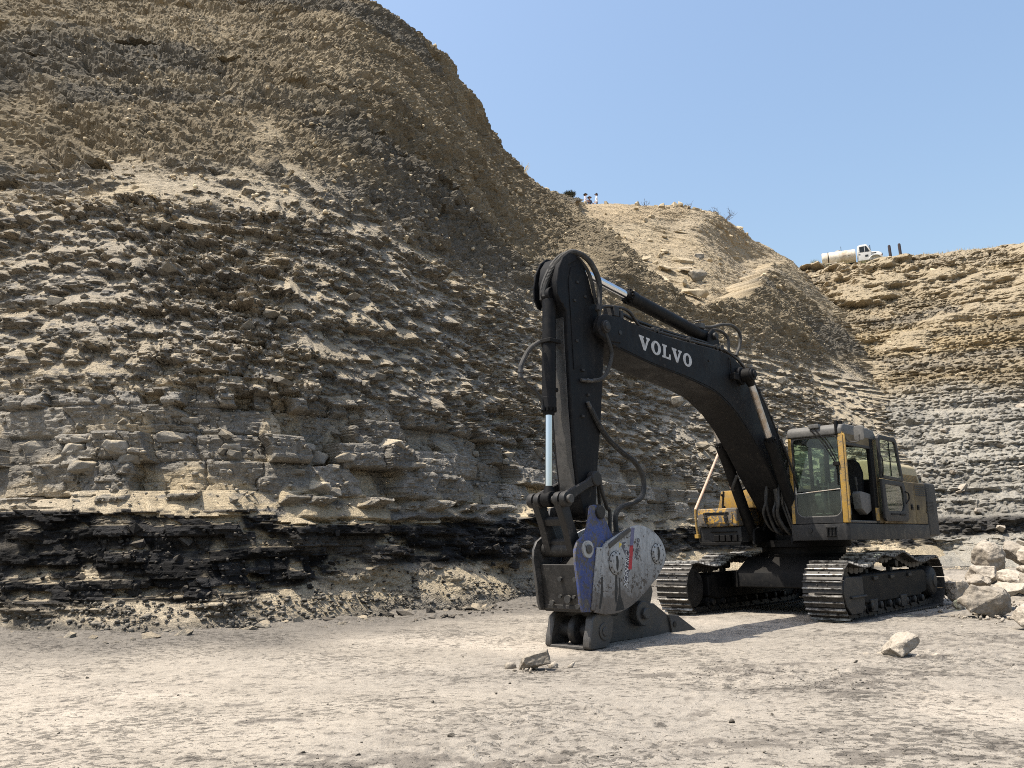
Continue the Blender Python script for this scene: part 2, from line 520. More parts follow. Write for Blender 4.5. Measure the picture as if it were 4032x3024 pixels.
    rub = mixc(rub, col3(.13, .12, .104)[None, None] * (0.7 + 0.6 * h2)[..., None], 0.85 * (1 - sst(0.12, 0.36, z + 0.2 * fbm(S * 0.8, z, 3, 38))))
    c = mixc(c, rub, toe * 0.9)
    sandc = col3(.37, .295, .197)[None, None] + 0 * c
    c = mixc(c, sandc * (0.92 + 0.22 * fine[..., None] + 0.16 * fbm(S * 0.3, z * 0.5, 4, 39)[..., None]), tan * 0.92)
    dust = (0.4 + 0.6 * sst(-0.45, 0.1, fbm(S * 0.35, z * 0.5, 4, 35))) * lerp(1.0, 0.12, soil) * (1 - 0.75 * coal) * (1 - 0.65 * blk)
    dust = np.maximum(dust, 0.95 * ((z < 2.3) & ((z + ledge_warp(S0, z) > 1.78) | (z < clo + .2))) * sst(-0.25, 0.1, fbm(S * 0.5, z * 0.5, 3, 36)))
    rep = 1.16 + 0.25 * fbm(S * 0.5, z * 0.5, 2, 37)
    return d, c, dust, rep + 0 * z, dn * (1 - 0.6 * tan)


GREYSAND = col3(.335, .300, .250)
Vw, Cw, Sw, ARC = wall_sheet('cliff', TOE, RIM, q_col, z_row, phi_main, 1, wall_opts)
sandcol = SANDC[None, None] * (0.93 + 0.14 * vn(ARC * 1.1, Vw[..., 2] * 1.3, seed=90))[..., None]
sandcol = mixc(sandcol, GREYSAND[None, None] + 0 * sandcol, sst(-0.1, 0.5, fbm(ARC * 0.25, Vw[..., 2] * 0.3, 3, 91)) * 0.45 + 0.30 * sst(2.4, 3.2, Vw[..., 2]) * (1 - sst(7.0, 9.5, Vw[..., 2])))
Cw = mixc(Cw, sandcol, Sw * (1 - 0.55 * sst(9, 13, Vw[..., 2])) * sst(0.08, 0.32, Vw[..., 2]))


def cap_rows(V, C, dirs, dists, colour):
    """the flat ground above the rim, carried back from the last row"""
    out, oc = [V], [C]
    last = V[-1]
    for d in dists:
        r = last.copy()
        r[:, :2] += dirs * d
        r[:, 2] = lerp(last[:, 2], RIM_Z, min(1.0, d / 4.0)) + 0.10 * fbm(r[:, 0] * 0.4, r[:, 1] * 0.4, 3, 200)
        out.append(r[None]); oc.append((colour[None] * (1 + 0.12 * vn(r[:, 0], r[:, 1], seed=3))[:, None])[None])
    return np.concatenate(out, 0), np.concatenate(oc, 0)


back = np.tile(np.array([[-0.25, 0.97]]), (NC, 1))
Vw, Cw = cap_rows(Vw, Cw, back, [0.5, 1.5, 4, 12, 45, 120], col3(.40, .33, .22))
cliff = tag(link(bpy.data.objects.new('cliff', grid_mesh('cliff', Vw, Cw))), 'tall bedded quarry wall with black coal band at its foot', kind='structure')
cliff.data.materials.append(MATS['cliff_rock'])

# --- the far wall -------------------------------------------------------------
TOE_F = [(10.5, 38.0), (14.0, 37.0), (17.4, 35.8), (20.9, 34.9), (26, 33.8), (34, 32.2), (50, 28)]
RIM_F = [(25.5, 91.5), (30.6, 89.2), (34.9, 87.4), (39.3, 84.0), (44.4, 81.4), (51.5, 78.8), (72, 74)]
NCF, NRF = 400, 420
q_f = np.interp(np.linspace(0, 1, NCF), [0, .07, .27, .52, .77, .95, 1], [0, 1, 2, 3, 4, 5, 6])
uu = np.linspace(0, 1, NRF)
z_f = (36.0 * ((36 + 1.6 * (RIM_Z + 0.4)) / 36.0) ** uu - 36.0) / 1.6 - 0.35


def phi_far(q, z):
    return np.interp(z, [-1, 0, 0.7, 2.0, 2.4, 9.0, 16.0, 17.0, 28.0, 30, 31], [-0.02, 0, 0.05, 0.065, 0.085, 0.25, 0.47, 0.53, 0.90, 1.0, 1.03])


BEDS_F = bed_list(5, [(2.2, .15, .4), (9.0, .12, .7), (31, .2, 1.1)])
BEDS_F3 = bed_list(7, [(31, .12, .26)])
BEDS_F2 = bed_list(6, [(31, .14, .34)])


def far_opts(q, z, S, S0, cot):
    big = 0.8 * fbm(S * 0.09, z * 0.12, 3, 101) + 0.35 * fbm(S * 0.35, z * 0.6, 3, 103)
    s1, h1, l1, r1 = strata(S, z, BEDS_F, 120, 1.0, 0.08, (1.5, 8.0))
    s2, h2, l2, r2 = strata(S, z, BEDS_F2, 130, 1.0, 0.05, (2.5, 14.0))
    lump = worley(S * 1.3, z * 2.2, 140); lump2 = worley(S * 2.7, z * 4.6, 143)
    fine = fbm(S * 1.4, z * 3.2, 4, 150)
    pat = sst(-0.3, 0.35, fbm(S * 0.13, z * 0.35, 4, 155))
    low = 1 - 0.45 * (1 - sst(8, 10, z))
    d = big + (l1 - .5) * 0.34 + (l2 - .5) * 0.22 + (0.08 + 0.26 * pat) * s1 * low + 0.15 * s2 * low + 0.26 * fine + 0.24 * (np.minimum(lump2[1] - lump2[0], .5) - .2)
    cap = sst(25.5, 26.5, z + 1.2 * fbm(S * 0.2, z * 0.1, 3, 156))
    d = d + 0.7 * cap * (1 - sst(28.5, 29.8, z)) + 0.5 * cap * s1
    hole = sst(0.20, 0.36, fbm(S * 0.16 + 3.1, z * 0.32, 3, 157)) * sst(10, 12, z) * (1 - sst(20, 22, z))
    d = d - 0.45 * hole
    r3 = strata(S + 7.7, z, BEDS_F3, 170, 1.0, 0.03, (3.0, 16.0))
    d = d + low * (cot * (0.30 * r1 + 0.45 * r2 + 0.45 * r3[3]) + 0.08 * r3[0])
    d = d * (1 - 0.6 * sst(29.4, 30.0, z))
    v = (0.8 + 0.4 * h1)[..., None]
    brown = col3(.235, .195, .135)[None, None] * v
    yel = col3(.27, .215, .135)[None, None] * v
    pal = col3(.25, .235, .205)[None, None] * v
    drk = col3(.155, .138, .112)[None, None] * v
    c = mixc(brown, yel, sst(0.0, 0.4, fbm(S * 0.05, z * 0.7, 4, 160)))
    c = mixc(c, drk, 0.8 * sst(0.1, 0.45, fbm(S * 0.06, z * 0.55 + 9, 4, 161)))
    c = mixc(c, pal, 1 - sst(7.6, 10.2, z + 2.2 * fbm(S * 0.14, z * 0.3, 4, 162)))
    c = mixc(c, col3(.30, .25, .178)[None, None] + 0 * c, 0.8 * cap)
    co = sst(1.3, 1.6, z + 0.3 * fbm(S * 0.3, z, 3, 163)) * (1 - sst(2.1, 2.4, z + 0.3 * fbm(S * 0.3, z, 3, 164)))
    c = mixc(c, col3(.035, .033, .032)[None, None] + 0 * c, co * 0.9)
    dust = 0.40 * sst(0.0, 0.45, fbm(S * 0.25, z * 0.4, 4, 165))
    return d, c, dust, 1.55 + 0 * z, 0.14 * (0.30 - lump[0] ** 2) + 0.12 * (0.30 - lump2[0] ** 2)


Vf, Cf, Sf, ARCF = wall_sheet('far', TOE_F, RIM_F, q_f, z_f, phi_far, 2, far_opts)
sandf = mixc(col3(.31, .288, .245)[None, None] + 0 * Cf, col3(.32, .263, .18)[None, None] + 0 * Cf, sst(8.0, 10.0, Vf[..., 2]))
Cf = mixc(Cf, sandf, Sf * 0.8)
Vf, Cf = cap_rows(Vf, Cf, np.tile(np.array([[0.25, 0.97]]), (NCF, 1)), [0.5, 1.5, 4, 12, 45, 120], col3(.36, .31, .20))
far_cliff = tag(link(bpy.data.objects.new('far_cliff', grid_mesh('far_cliff', Vf, Cf))), 'far quarry wall of yellow brown beds below the parked truck', kind='structure')
far_cliff.data.materials.append(MATS['cliff_rock'])


# --- the quarry floor ---------------------------------------------------------
CHURN = ((2.05, 8.6, 1.0, .5), (2.7, 7.6, .8, .45), (3.4, 8.2, .6, .4), (6.2, 10.6, 1.2, .7), (.35, 8.9, .35, .14), (1.5, 5.6, 1.0, .3), (-.6, 5.2, 1.2, .3), (2.3, 5.2, .8, .3), (-1.9, 6.6, .3, .1), (4.4, 9.2, .5, .2))


def floor_height(x, y):
    r = np.hypot(x, y)
    h = 0.05 * fbm(x * 0.22, y * 0.22, 3, 300) * sst(3, 8, r)
    rough = sst(-0.15, 0.4, fbm(x * 0.35, y * 0.35, 4, 301))
    h = h + (0.010 + 0.022 * rough) * fbm(x * 2.1, y * 2.1, 4, 302) + (0.004 + 0.012 * rough) * fbm(x * 9.0, y * 9.0, 3, 304)
    w = worley(x * 5.0, y * 5.0, 303)
    h = h + (0.022 * rough + 0.004) * sst(0.35, 0.05, w[0]) * (w[2] > 0.55)
    return h


def dist_toe(x, y):
    """signed distance to the toe line, positive on the floor side"""
    idx = np.arange(len(TOE)); qs = np.linspace(0, 14.2, 240)
    tx = catmull(idx, [p[0] for p in TOE], qs); ty = catmull(idx, [p[1] for p in TOE], qs)
    sh = x.shape; x = x.reshape(-1); y = y.reshape(-1)
    best = np.full(x.shape, 1e9)
    for i in range(0, 240):
        best = np.minimum(best, (x - tx[i]) ** 2 + (y - ty[i]) ** 2)
    return np.sqrt(best).reshape(sh)


def build_floor():
    na = 620
    ang = np.concatenate([np.linspace(-math.pi, -0.80, 40)[:-1], np.linspace(-0.80, 0.80, na), np.linspace(0.80, math.pi, 40)[1:]])
    invr = np.concatenate([np.linspace(1 / 2.6, 1 / 45.0, 330), 1 / np.array([60., 90., 150., 400., 900.])])
    rr = np.concatenate([[0.01, 1.2], 1 / invr])
    A, Rr = np.meshgrid(ang, rr)
    x = Rr * np.sin(A); y = Rr * np.cos(A)
    h = floor_height(x, y)
    dt = dist_toe(x, y)
    near = np.exp(-dt / 1.1)
    h = h + near * (0.10 + 0.10 * fbm(x * 1.2, y * 1.2, 4, 310))
    V = np.stack([x, y, h * (Rr < 200)], -1)
    pale = col3(.305, .270, .224)[None, None]
    n1 = fbm(x * 0.33, y * 0.33, 4, 320); n2 = fbm(x * 2.4, y * 2.8, 6, 321, 0.66); n3 = fbm(x * 0.12 + 5, y * 0.16, 3, 322)
    c = pale * (1 + 0.10 * n3[..., None]) + 0 * x[..., None]
    side = sst(-3.5, 4.0, x)                         # greyer, churned dirt towards the machine
    c = mixc(c, col3(.232, .210, .182)[None, None] + 0 * c, 0.75 * np.clip(side * 0.7 + sst(0.0, 0.5, n1) * 0.55, 0, 1))
    clus = sst(-0.25, 0.55, n1 * 0.9 + 0.55 * fbm(x * 0.9, y * 0.9, 3, 326) + 0.12 * side)
    sp = fbm(x * 7.0, y * 9.0, 4, 327, 0.62)
    c = mixc(c, col3(.165, .147, .125)[None, None] + 0 * c, 0.5 * sst(0.0, 0.16, sp - lerp(0.55, 0.08, clus)))
    c = mixc(c, col3(.225, .20, .168)[None, None] + 0 * c, 0.35 * sst(0.22, 0.40, n2 + 0.25 * n1))
    c = mixc(c, col3(.37, .325, .27)[None, None] + 0 * c, 0.6 * sst(0.25, 0.6, fbm(x * 0.6 + 31, y * 0.6, 4, 323)))
    churn = 0 * x
    for (cx, cy, rx, ry) in CHURN:
        churn = np.maximum(churn, np.exp(-(((x - cx) / rx) ** 2 + ((y - cy) / ry) ** 2) * 0.9))
    sp2 = fbm(x * 5.0, y * 7.0, 5, 328, 0.65)
    c = mixc(c, col3(.135, .12, .103)[None, None] + 0 * c, 0.9 * sst(0.0, 0.18, sp2 - 0.35 + 0.62 * churn))
    ru = x * 0.93 - y * 0.36; rv = x * 0.36 + y * 0.93          # faint wheel marks running along the wall
    rut = fbm(ru * 0.22, rv * 2.6, 4, 329)
    c = c * (1 + 0.08 * sst(-0.1, 0.4, rut) - 0.08 * sst(0.1, 0.5, -rut))[..., None]
    edge = 1 - sst(1.3, 3.4, dt + 1.1 * fbm(x * 0.7, y * 0.7, 3, 324))
    c = mixc(c, col3(.135, .122, .106)[None, None] + 0 * c, 0.9 * edge)
    nearcam = 1 - sst(4.6, 5.6, np.hypot(x, y) + 0.8 * fbm(x * 1.1, y * 1.1, 3, 325))
    c = mixc(c, col3(.25, .225, .195)[None, None] + 0 * c, 0.75 * nearcam * sst(-0.2, 0.3, n2))
    o = tag(link(bpy.data.objects.new('quarry_floor', grid_mesh('quarry_floor', V, c))), 'pale dusty compacted quarry floor', kind='structure')
    o.data.materials.append(MATS['floor_dirt'])
    return o


quarry_floor = build_floor()


# ------------------------------------------------------------------ mesh builder
def spline(pts, n=6):
    """Catmull-Rom through the points"""
    P = [Vector(p) for p in pts]
    if len(P) < 3: return P
    out = []
    ext = [P[0] * 2 - P[1]] + P + [P[-1] * 2 - P[-2]]
    for i in range(1, len(ext) - 2):
        a, b, c, d = ext[i - 1:i + 3]
        for k in range(n):
            t = k / n
            out.append(0.5 * ((2 * b) + (c - a) * t + (2 * a - 5 * b + 4 * c - d) * t * t + (3 * b - a - 3 * c + d) * t**3))
    out.append(P[-1])
    return out


class MB:
    def __init__(self):
        self.bm = bmesh.new()

    def poly(self, pts, thick_vec):
        """closed outline swept along a vector"""
        tv = Vector(thick_vec)
        a = [self.bm.verts.new(Vector(p)) for p in pts]
        b = [self.bm.verts.new(Vector(p) + tv) for p in pts]
        n = len(pts)
        fs = [self.bm.faces.new(a), self.bm.faces.new(b[::-1])]
        for i in range(n):
            fs.append(self.bm.faces.new((a[i], b[i], b[(i + 1) % n], a[(i + 1) % n])))
        bmesh.ops.recalc_face_normals(self.bm, faces=fs)
        return self

    def prism(self, prof, v0, v1):
        """profile in (u, w) swept across v"""
        return self.poly([(p[0], v0, p[1]) for p in prof], (0, v1 - v0, 0))

    def slab(self, plan, w0, w1):
        """plan outline in (u, v) swept up"""
        return self.poly([(p[0], p[1], w0) for p in plan], (0, 0, w1 - w0))

    def box(self, x0, x1, y0, y1, z0, z1):
        return self.poly([(x0, y0, z0), (x1, y0, z0), (x1, y1, z0), (x0, y1, z0)], (0, 0, z1 - z0))

    def obox(self, c, size, rot=(0, 0, 0)):
        M = Euler(rot).to_matrix(); c = Vector(c); sx, sy, sz = (s / 2 for s in size)
        pts = [c + M @ Vector(p) for p in ((-sx, -sy, -sz), (sx, -sy, -sz), (sx, sy, -sz), (-sx, sy, -sz))]
        return self.poly(pts, M @ Vector((0, 0, size[2])))

    def cyl(self, p0, p1, r0, r1=None, n=20):
        p0, p1 = Vector(p0), Vector(p1); r1 = r0 if r1 is None else r1
        q = (p1 - p0).to_track_quat('Z', 'Y')
        ra, rb = [], []
        for i in range(n):
            a = 2 * math.pi * i / n
            e = q @ Vector((math.cos(a), math.sin(a), 0))
            ra.append(self.bm.verts.new(p0 + e * r0)); rb.append(self.bm.verts.new(p1 + e * r1))
        fs = [self.bm.faces.new(ra[::-1]), self.bm.faces.new(rb)]
        for i in range(n):
            fs.append(self.bm.faces.new((ra[i], ra[(i + 1) % n], rb[(i + 1) % n], rb[i])))
        bmesh.ops.recalc_face_normals(self.bm, faces=fs)
        return self

    def ring(self, c, axis, r_out, r_in, depth, n=24):
        """flat ring of depth along axis"""
        c = Vector(c); ax = Vector(axis).normalized(); q = ax.to_track_quat('Z', 'Y')
        L = []
        for r, d in ((r_in, 0), (r_out, 0), (r_out, depth), (r_in, depth)):
            L.append([self.bm.verts.new(c + ax * d + q @ Vector((math.cos(2 * math.pi * i / n), math.sin(2 * math.pi * i / n), 0)) * r) for i in range(n)])
        for k in range(4):
            a, b = L[k], L[(k + 1) % 4]
            for i in range(n):
                self.bm.faces.new((a[i], a[(i + 1) % n], b[(i + 1) % n], b[i]))
        return self

    def tube(self, pts, r, n=8, sm=6):
        P = spline(pts, sm) if sm > 1 else [Vector(p) for p in pts]
        prev = None
        up = Vector((0.13, 0.29, 0.95))
        for i, p in enumerate(P):
            t = (P[min(i + 1, len(P) - 1)] - P[max(i - 1, 0)]).normalized()
            x = up.cross(t)
            if x.length < 1e-3: x = Vector((1, 0, 0)).cross(t)
            x.normalize(); y = t.cross(x); up = y
            rr = r(i / (len(P) - 1)) if callable(r) else r
            cur = [self.bm.verts.new(p + (x * math.cos(2 * math.pi * k / n) + y * math.sin(2 * math.pi * k / n)) * rr) for k in range(n)]
            if prev:
                for k in range(n):
                    self.bm.faces.new((prev[k], prev[(k + 1) % n], cur[(k + 1) % n], cur[k]))
            else:
                self.bm.faces.new(cur[::-1])
            prev = cur
        self.bm.faces.new(prev)
        return self

    def lathe(self, prof, c, axis, n=24):
        """profile (r, d) turned about axis through c"""
        c = Vector(c); ax = Vector(axis).normalized(); q = ax.to_track_quat('Z', 'Y')
        L = [[self.bm.verts.new(c + ax * d + q @ Vector((math.cos(2 * math.pi * i / n), math.sin(2 * math.pi * i / n), 0)) * max(r, 1e-4)) for i in range(n)] for r, d in prof]
        fs = []
        for a, b in zip(L[:-1], L[1:]):
            for i in range(n):
                fs.append(self.bm.faces.new((a[i], a[(i + 1) % n], b[(i + 1) % n], b[i])))
        fs.append(self.bm.faces.new(L[0][::-1])); fs.append(self.bm.faces.new(L[-1]))
        bmesh.ops.recalc_face_normals(self.bm, faces=fs)
        return self

    def mesh(self, name, mat, bevel=0.0, seg=1, ang=32):
        bm = self.bm
        if bevel > 0:
            ed = [e for e in bm.edges if len(e.link_faces) == 2 and e.calc_face_angle(0) > rad(28)]
            bmesh.ops.bevel(bm, geom=ed, offset=bevel, segments=seg, affect='EDGES', profile=0.6, clamp_overlap=True)
        me = bpy.data.meshes.new(name)
        bm.to_mesh(me); bm.free()
        me.polygons.foreach_set('use_smooth', np.ones(len(me.polygons), bool))
        me.set_sharp_from_angle(angle=rad(ang))
        me.materials.append(MATS[mat] if isinstance(mat, str) else mat)
        me.update()
        return me

    def build(self, name, mat, parent=None, bevel=0.0, seg=1, ang=32, label=None):
        o = bpy.data.objects.new(name, self.mesh(name, mat, bevel, seg, ang))
        link(o, parent)
        if label: o['label'] = label
        return o


def arc(cx, cy, r, a0, a1, n):
    return [(cx + r * math.cos(rad(a0 + (a1 - a0) * i / n)), cy + r * math.sin(rad(a0 + (a1 - a0) * i / n))) for i in range(n + 1)]


def rrect(x0, x1, y0, y1, r, n=5):
    return (arc(x1 - r, y1 - r, r, 0, 90, n) + arc(x0 + r, y1 - r, r, 90, 180, n) + arc(x0 + r, y0 + r, r, 180, 270, n) + arc(x1 - r, y0 + r, r, 270, 360, n))


# ------------------------------------------------------------------ machine materials
def mat_paint(name, base, dust=(0.30, 0.26, 0.21), up_amt=0.55, all_amt=0.25, rough=0.42, chip=None, chip_amt=0.0, scale=2.5, streak=0.0, spec=0.4):
    """paint with dust lying on upward faces, a patchy dust film, chips and run-down streaks"""
    t = NT(name)
    co = t.coord('Object')
    n1 = t.noise(co, scale, 6, 0.62, 0.6)
    n2 = t.noise(co, scale * 7, 5, 0.65)
    g = t.add('ShaderNodeNewGeometry')
    sx = t.add('ShaderNodeSeparateXYZ'); t.ln(g.outputs['Normal'], sx.inputs[0])
    up = t.math('MULTIPLY', t.ramp(sx.outputs['Z'], [(0.25, 0.0), (0.9, 1.0)]), up_amt)
    film = t.math('MULTIPLY', t.ramp(t.math('ADD', t.math('MULTIPLY', n1, 0.7), t.math('MULTIPLY', n2, 0.3)), [(0.42, 0.0), (0.66, 1.0)]), all_amt)
    amt = t.math('MAXIMUM', up, film)
    c = base
    if chip is not None:
        ch = t.ramp(t.math('ADD', t.math('MULTIPLY', n2, 0.55), t.math('MULTIPLY', n1, 0.45)), [(0.60 - chip_amt, 0.0), (0.63 - chip_amt, 1.0)])
        c = t.mix(ch, base, chip)
    if streak > 0:
        st = t.noise(t.mapping(co, (5, 5, 0.8)), 1.6, 5, 0.7)
        c = t.mix(t.math('MULTIPLY', t.ramp(st, [(0.5, 0.0), (0.72, 1.0)]), streak), c, (0.012, 0.011, 0.010))
    n3 = t.noise(co, scale * 4.5, 9, 0.72, 0.8)
    c = t.mix(t.math('MULTIPLY', t.ramp(n3, [(0.56, 0.0), (0.66, 1.0)]), min(0.75, 0.9 * all_amt + 0.1 * (up_amt > 0))), c, dust)
    if streak > 0:                                # pale dust washed down in runs
        ru = t.noise(t.mapping(co, (3.2, 3.2, 0.35)), 2.2, 6, 0.75)
        c = t.mix(t.math('MULTIPLY', t.ramp(ru, [(0.52, 0.0), (0.75, 1.0)]), 0.5), c, dust)
    c = t.mix(amt, c, dust)
    if name == 'ripper_grey':                     # mud thrown up over the lower half
        pz = t.add('ShaderNodeSeparateXYZ'); t.ln(co, pz.inputs[0])
        mud = t.ramp(t.math('ADD', t.math('MULTIPLY', pz.outputs['Z'], 0.55), t.math('MULTIPLY', t.math('SUBTRACT', n1, 0.5), 1.3)), [(0.30, 0.85), (0.54, 0.0)])
        c = t.mix(mud, c, (0.075, 0.060, 0.048))
    c = t.mix(1.0, c, t.ramp(n2, [(0.3, 0.85), (0.7, 1.12)]), 'MULTIPLY')
    r = t.ramp(amt, [(0.0, rough), (0.6, 0.9)])
    t.bump(n2, 0.12, 0.01)
    return t.done(c, r, 0.0, spec)


mat_paint('paint_black', (0.0042, 0.0047, 0.0062), (0.024, 0.022, 0.0205), 0.5, 0.42, 0.5, chip=(0.034, 0.029, 0.025), chip_amt=-0.005, scale=2.1, streak=0.5, spec=0.14)
mat_paint('paint_dark', (0.003, 0.003, 0.0035), (0.028, 0.025, 0.022), 0.4, 0.30, 0.6, spec=0.15)
mat_paint('paint_charcoal', (0.014, 0.014, 0.015), (0.055, 0.050, 0.045), 0.5, 0.5, 0.5, scale=1.6, spec=0.3)
mat_paint('paint_roof_grey', (0.085, 0.084, 0.082), (0.17, 0.158, 0.14), 0.55, 0.35, 0.5)
mat_paint('paint_yellow', (0.33, 0.195, 0.035), (0.15, 0.12, 0.08), 0.5, 0.95, 0.45, chip=(0.05, 0.038, 0.026), chip_amt=0.055, scale=4.0)
mat_paint('paint_yellow_dusty', (0.125, 0.088, 0.034), (0.050, 0.044, 0.036), 0.55, 0.95, 0.5, scale=1.4)
mat_paint('paint_yellow_worn', (0.38, 0.22, 0.04), (0.10, 0.088, 0.075), 0.3, 0.9, 0.5, chip=(0.088, 0.078, 0.066), chip_amt=0.15, scale=2.6)
mat_paint('paint_cream', (0.34, 0.27, 0.145), (0.30, 0.255, 0.18), 0.6, 0.6, 0.5)
mat_paint('steel_worn', (0.024, 0.023, 0.022), (0.088, 0.078, 0.068), 0.45, 0.6, 0.4, chip=(0.010, 0.0095, 0.009), chip_amt=0.06, scale=5.0, spec=0.6)
mat_paint('steel_dark', (0.006, 0.0057, 0.0057), (0.042, 0.037, 0.033), 0.4, 0.45, 0.5, chip=(0.030, 0.028, 0.026), chip_amt=0.02, scale=4.0)
mat_paint('ripper_grey', (0.35, 0.36, 0.365), (0.105, 0.088, 0.072), 0.3, 0.8, 0.5, chip=(0.018, 0.016, 0.015), chip_amt=0.055, scale=3.4, streak=0.5)
mat_paint('ripper_blue', (0.022, 0.048, 0.19), (0.12, 0.112, 0.105), 0.4, 0.95, 0.5, chip=(0.022, 0.020, 0.019), chip_amt=0.10, scale=4.2, streak=0.7)
mat_paint('decal_white', (0.46, 0.46, 0.46), (0.25, 0.24, 0.225), 0.0, 0.7, 0.5, chip=(0.03, 0.03, 0.032), chip_amt=0.0, scale=9.0)
mat_paint('decal_text', (0.55, 0.55, 0.55), (0.40, 0.39, 0.37), 0.0, 0.4, 0.5, scale=9.0)
mat_paint('decal_red', (0.36, 0.02, 0.03), (0.16, 0.06, 0.06), 0.0, 0.5, 0.5, chip=(0.10, 0.05, 0.05), chip_amt=0.0, scale=9.0)
mat_paint('decal_purple', (0.10, 0.10, 0.19), (0.2, 0.19, 0.2), 0.0, 0.5, 0.5)
mat_paint('decal_dark', (0.04, 0.04, 0.06), (0.2, 0.2, 0.2), 0.0, 0.5, 0.5)
mat_paint('decal_yellow', (0.62, 0.46, 0.04), (0.4, 0.34, 0.2), 0.0, 0.4, 0.5)
mat_paint('rubber', (0.014, 0.014, 0.014), (0.12, 0.11, 0.095), 0.6, 0.3, 0.65)
mat_paint('seat_cloth', (0.012, 0.012, 0.013), (0.05, 0.045, 0.04), 0.2, 0.2, 0.9)
mat_paint('console_grey', (0.09, 0.088, 0.085), (0.2, 0.18, 0.16), 0.4, 0.3, 0.7)
mat_paint('brass_pipe', (0.45, 0.30, 0.22), (0.45, 0.37, 0.28), 0.3, 0.4, 0.35)


def mat_simple():
    t = NT('chrome'); t.done((0.66, 0.68, 0.72), 0.16, 1.0)
    t = NT('chrome_dusty')
    n = t.noise(t.coord(), 6, 5)
    t.done(t.mix(t.ramp(n, [(0.35, 0.0), (0.6, 1.0)]), (0.55, 0.55, 0.55), (0.40, 0.33, 0.26)), 0.35, 0.7)
    t = NT('track_steel')
    co = t.coord(); rnd = t.add('ShaderNodeObjectInfo').outputs['Random']
    n = t.noise(co, 9, 5, 0.65)
    c = t.mix(t.ramp(n, [(0.35, 0.0), (0.65, 1.0)]), (0.014, 0.013, 0.012), (0.060, 0.053, 0.046))
    c = t.mix(1.0, c, t.ramp(rnd, [(0, 0.75), (1, 1.25)]), 'MULTIPLY')
    t.done(c, t.ramp(n, [(0.3, 0.42), (0.7, 0.75)]), 0.35, 0.5)
    t = NT('grouser_bright')
    n = t.noise(t.coord(), 12, 4)
    t.done(t.mix(t.ramp(n, [(0.4, 0.0), (0.62, 1.0)]), (0.045, 0.041, 0.037), (0.34, 0.325, 0.30)), 0.42, 0.6)
    # window glass: clear with a green tint, sky reflection and a film of dust
    t = NT('glass')
    t.n.remove(t.b)
    out = t.n['Material Output']
    tr = t.add('ShaderNodeBsdfTransparent'); tr.inputs[0].default_value = (0.74, 0.82, 0.76, 1)
    gl = t.add('ShaderNodeBsdfGlossy'); gl.inputs[0].default_value = (1, 1, 1, 1); gl.inputs['Roughness'].default_value = 0.03
    df = t.add('ShaderNodeBsdfDiffuse'); df.inputs[0].default_value = (0.33, 0.35, 0.31, 1)
    lw = t.add('ShaderNodeFresnel'); lw.inputs[0].default_value = 1.5
    gb = t.add('ShaderNodeNewGeometry')
    m1 = t.add('ShaderNodeMixShader'); t.ln(t.math('MULTIPLY', lw.outputs[0], t.math('SUBTRACT', 1.0, gb.outputs['Backfacing'])), m1.inputs[0]); t.ln(tr.outputs[0], m1.inputs[1]); t.ln(gl.outputs[0], m1.inputs[2])
    n = t.noise(t.coord(), 3.0, 6, 0.65)
    m2 = t.add('ShaderNodeMixShader'); t.ln(t.ramp(n, [(0.42, 0.003), (0.80, 0.05)]), m2.inputs[0])
    t.ln(m1.outputs[0], m2.inputs[1]); t.ln(df.outputs[0], m2.inputs[2])
    t.ln(m2.outputs[0], out.inputs[0])
    MATS['glass'] = t.m
    t = NT('mirror_glass'); t.done((0.7, 0.7, 0.7), 0.1, 1.0)


mat_simple()


def text_mesh(name, body, size, shear=0.0, extrude=0.002):
    cu = bpy.data.curves.new(name, 'FONT')
    cu.body = body; cu.size = size; cu.shear = shear; cu.extrude = extrude
    cu.align_x = 'LEFT'; cu.resolution_u = 3
    o = bpy.data.objects.new(name, cu)
    COL.objects.link(o)
    dg = bpy.context.evaluated_depsgraph_get()
    me = bpy.data.meshes.new_from_object(o.evaluated_get(dg))
    COL.objects.unlink(o); bpy.data.objects.remove(o)
    return me


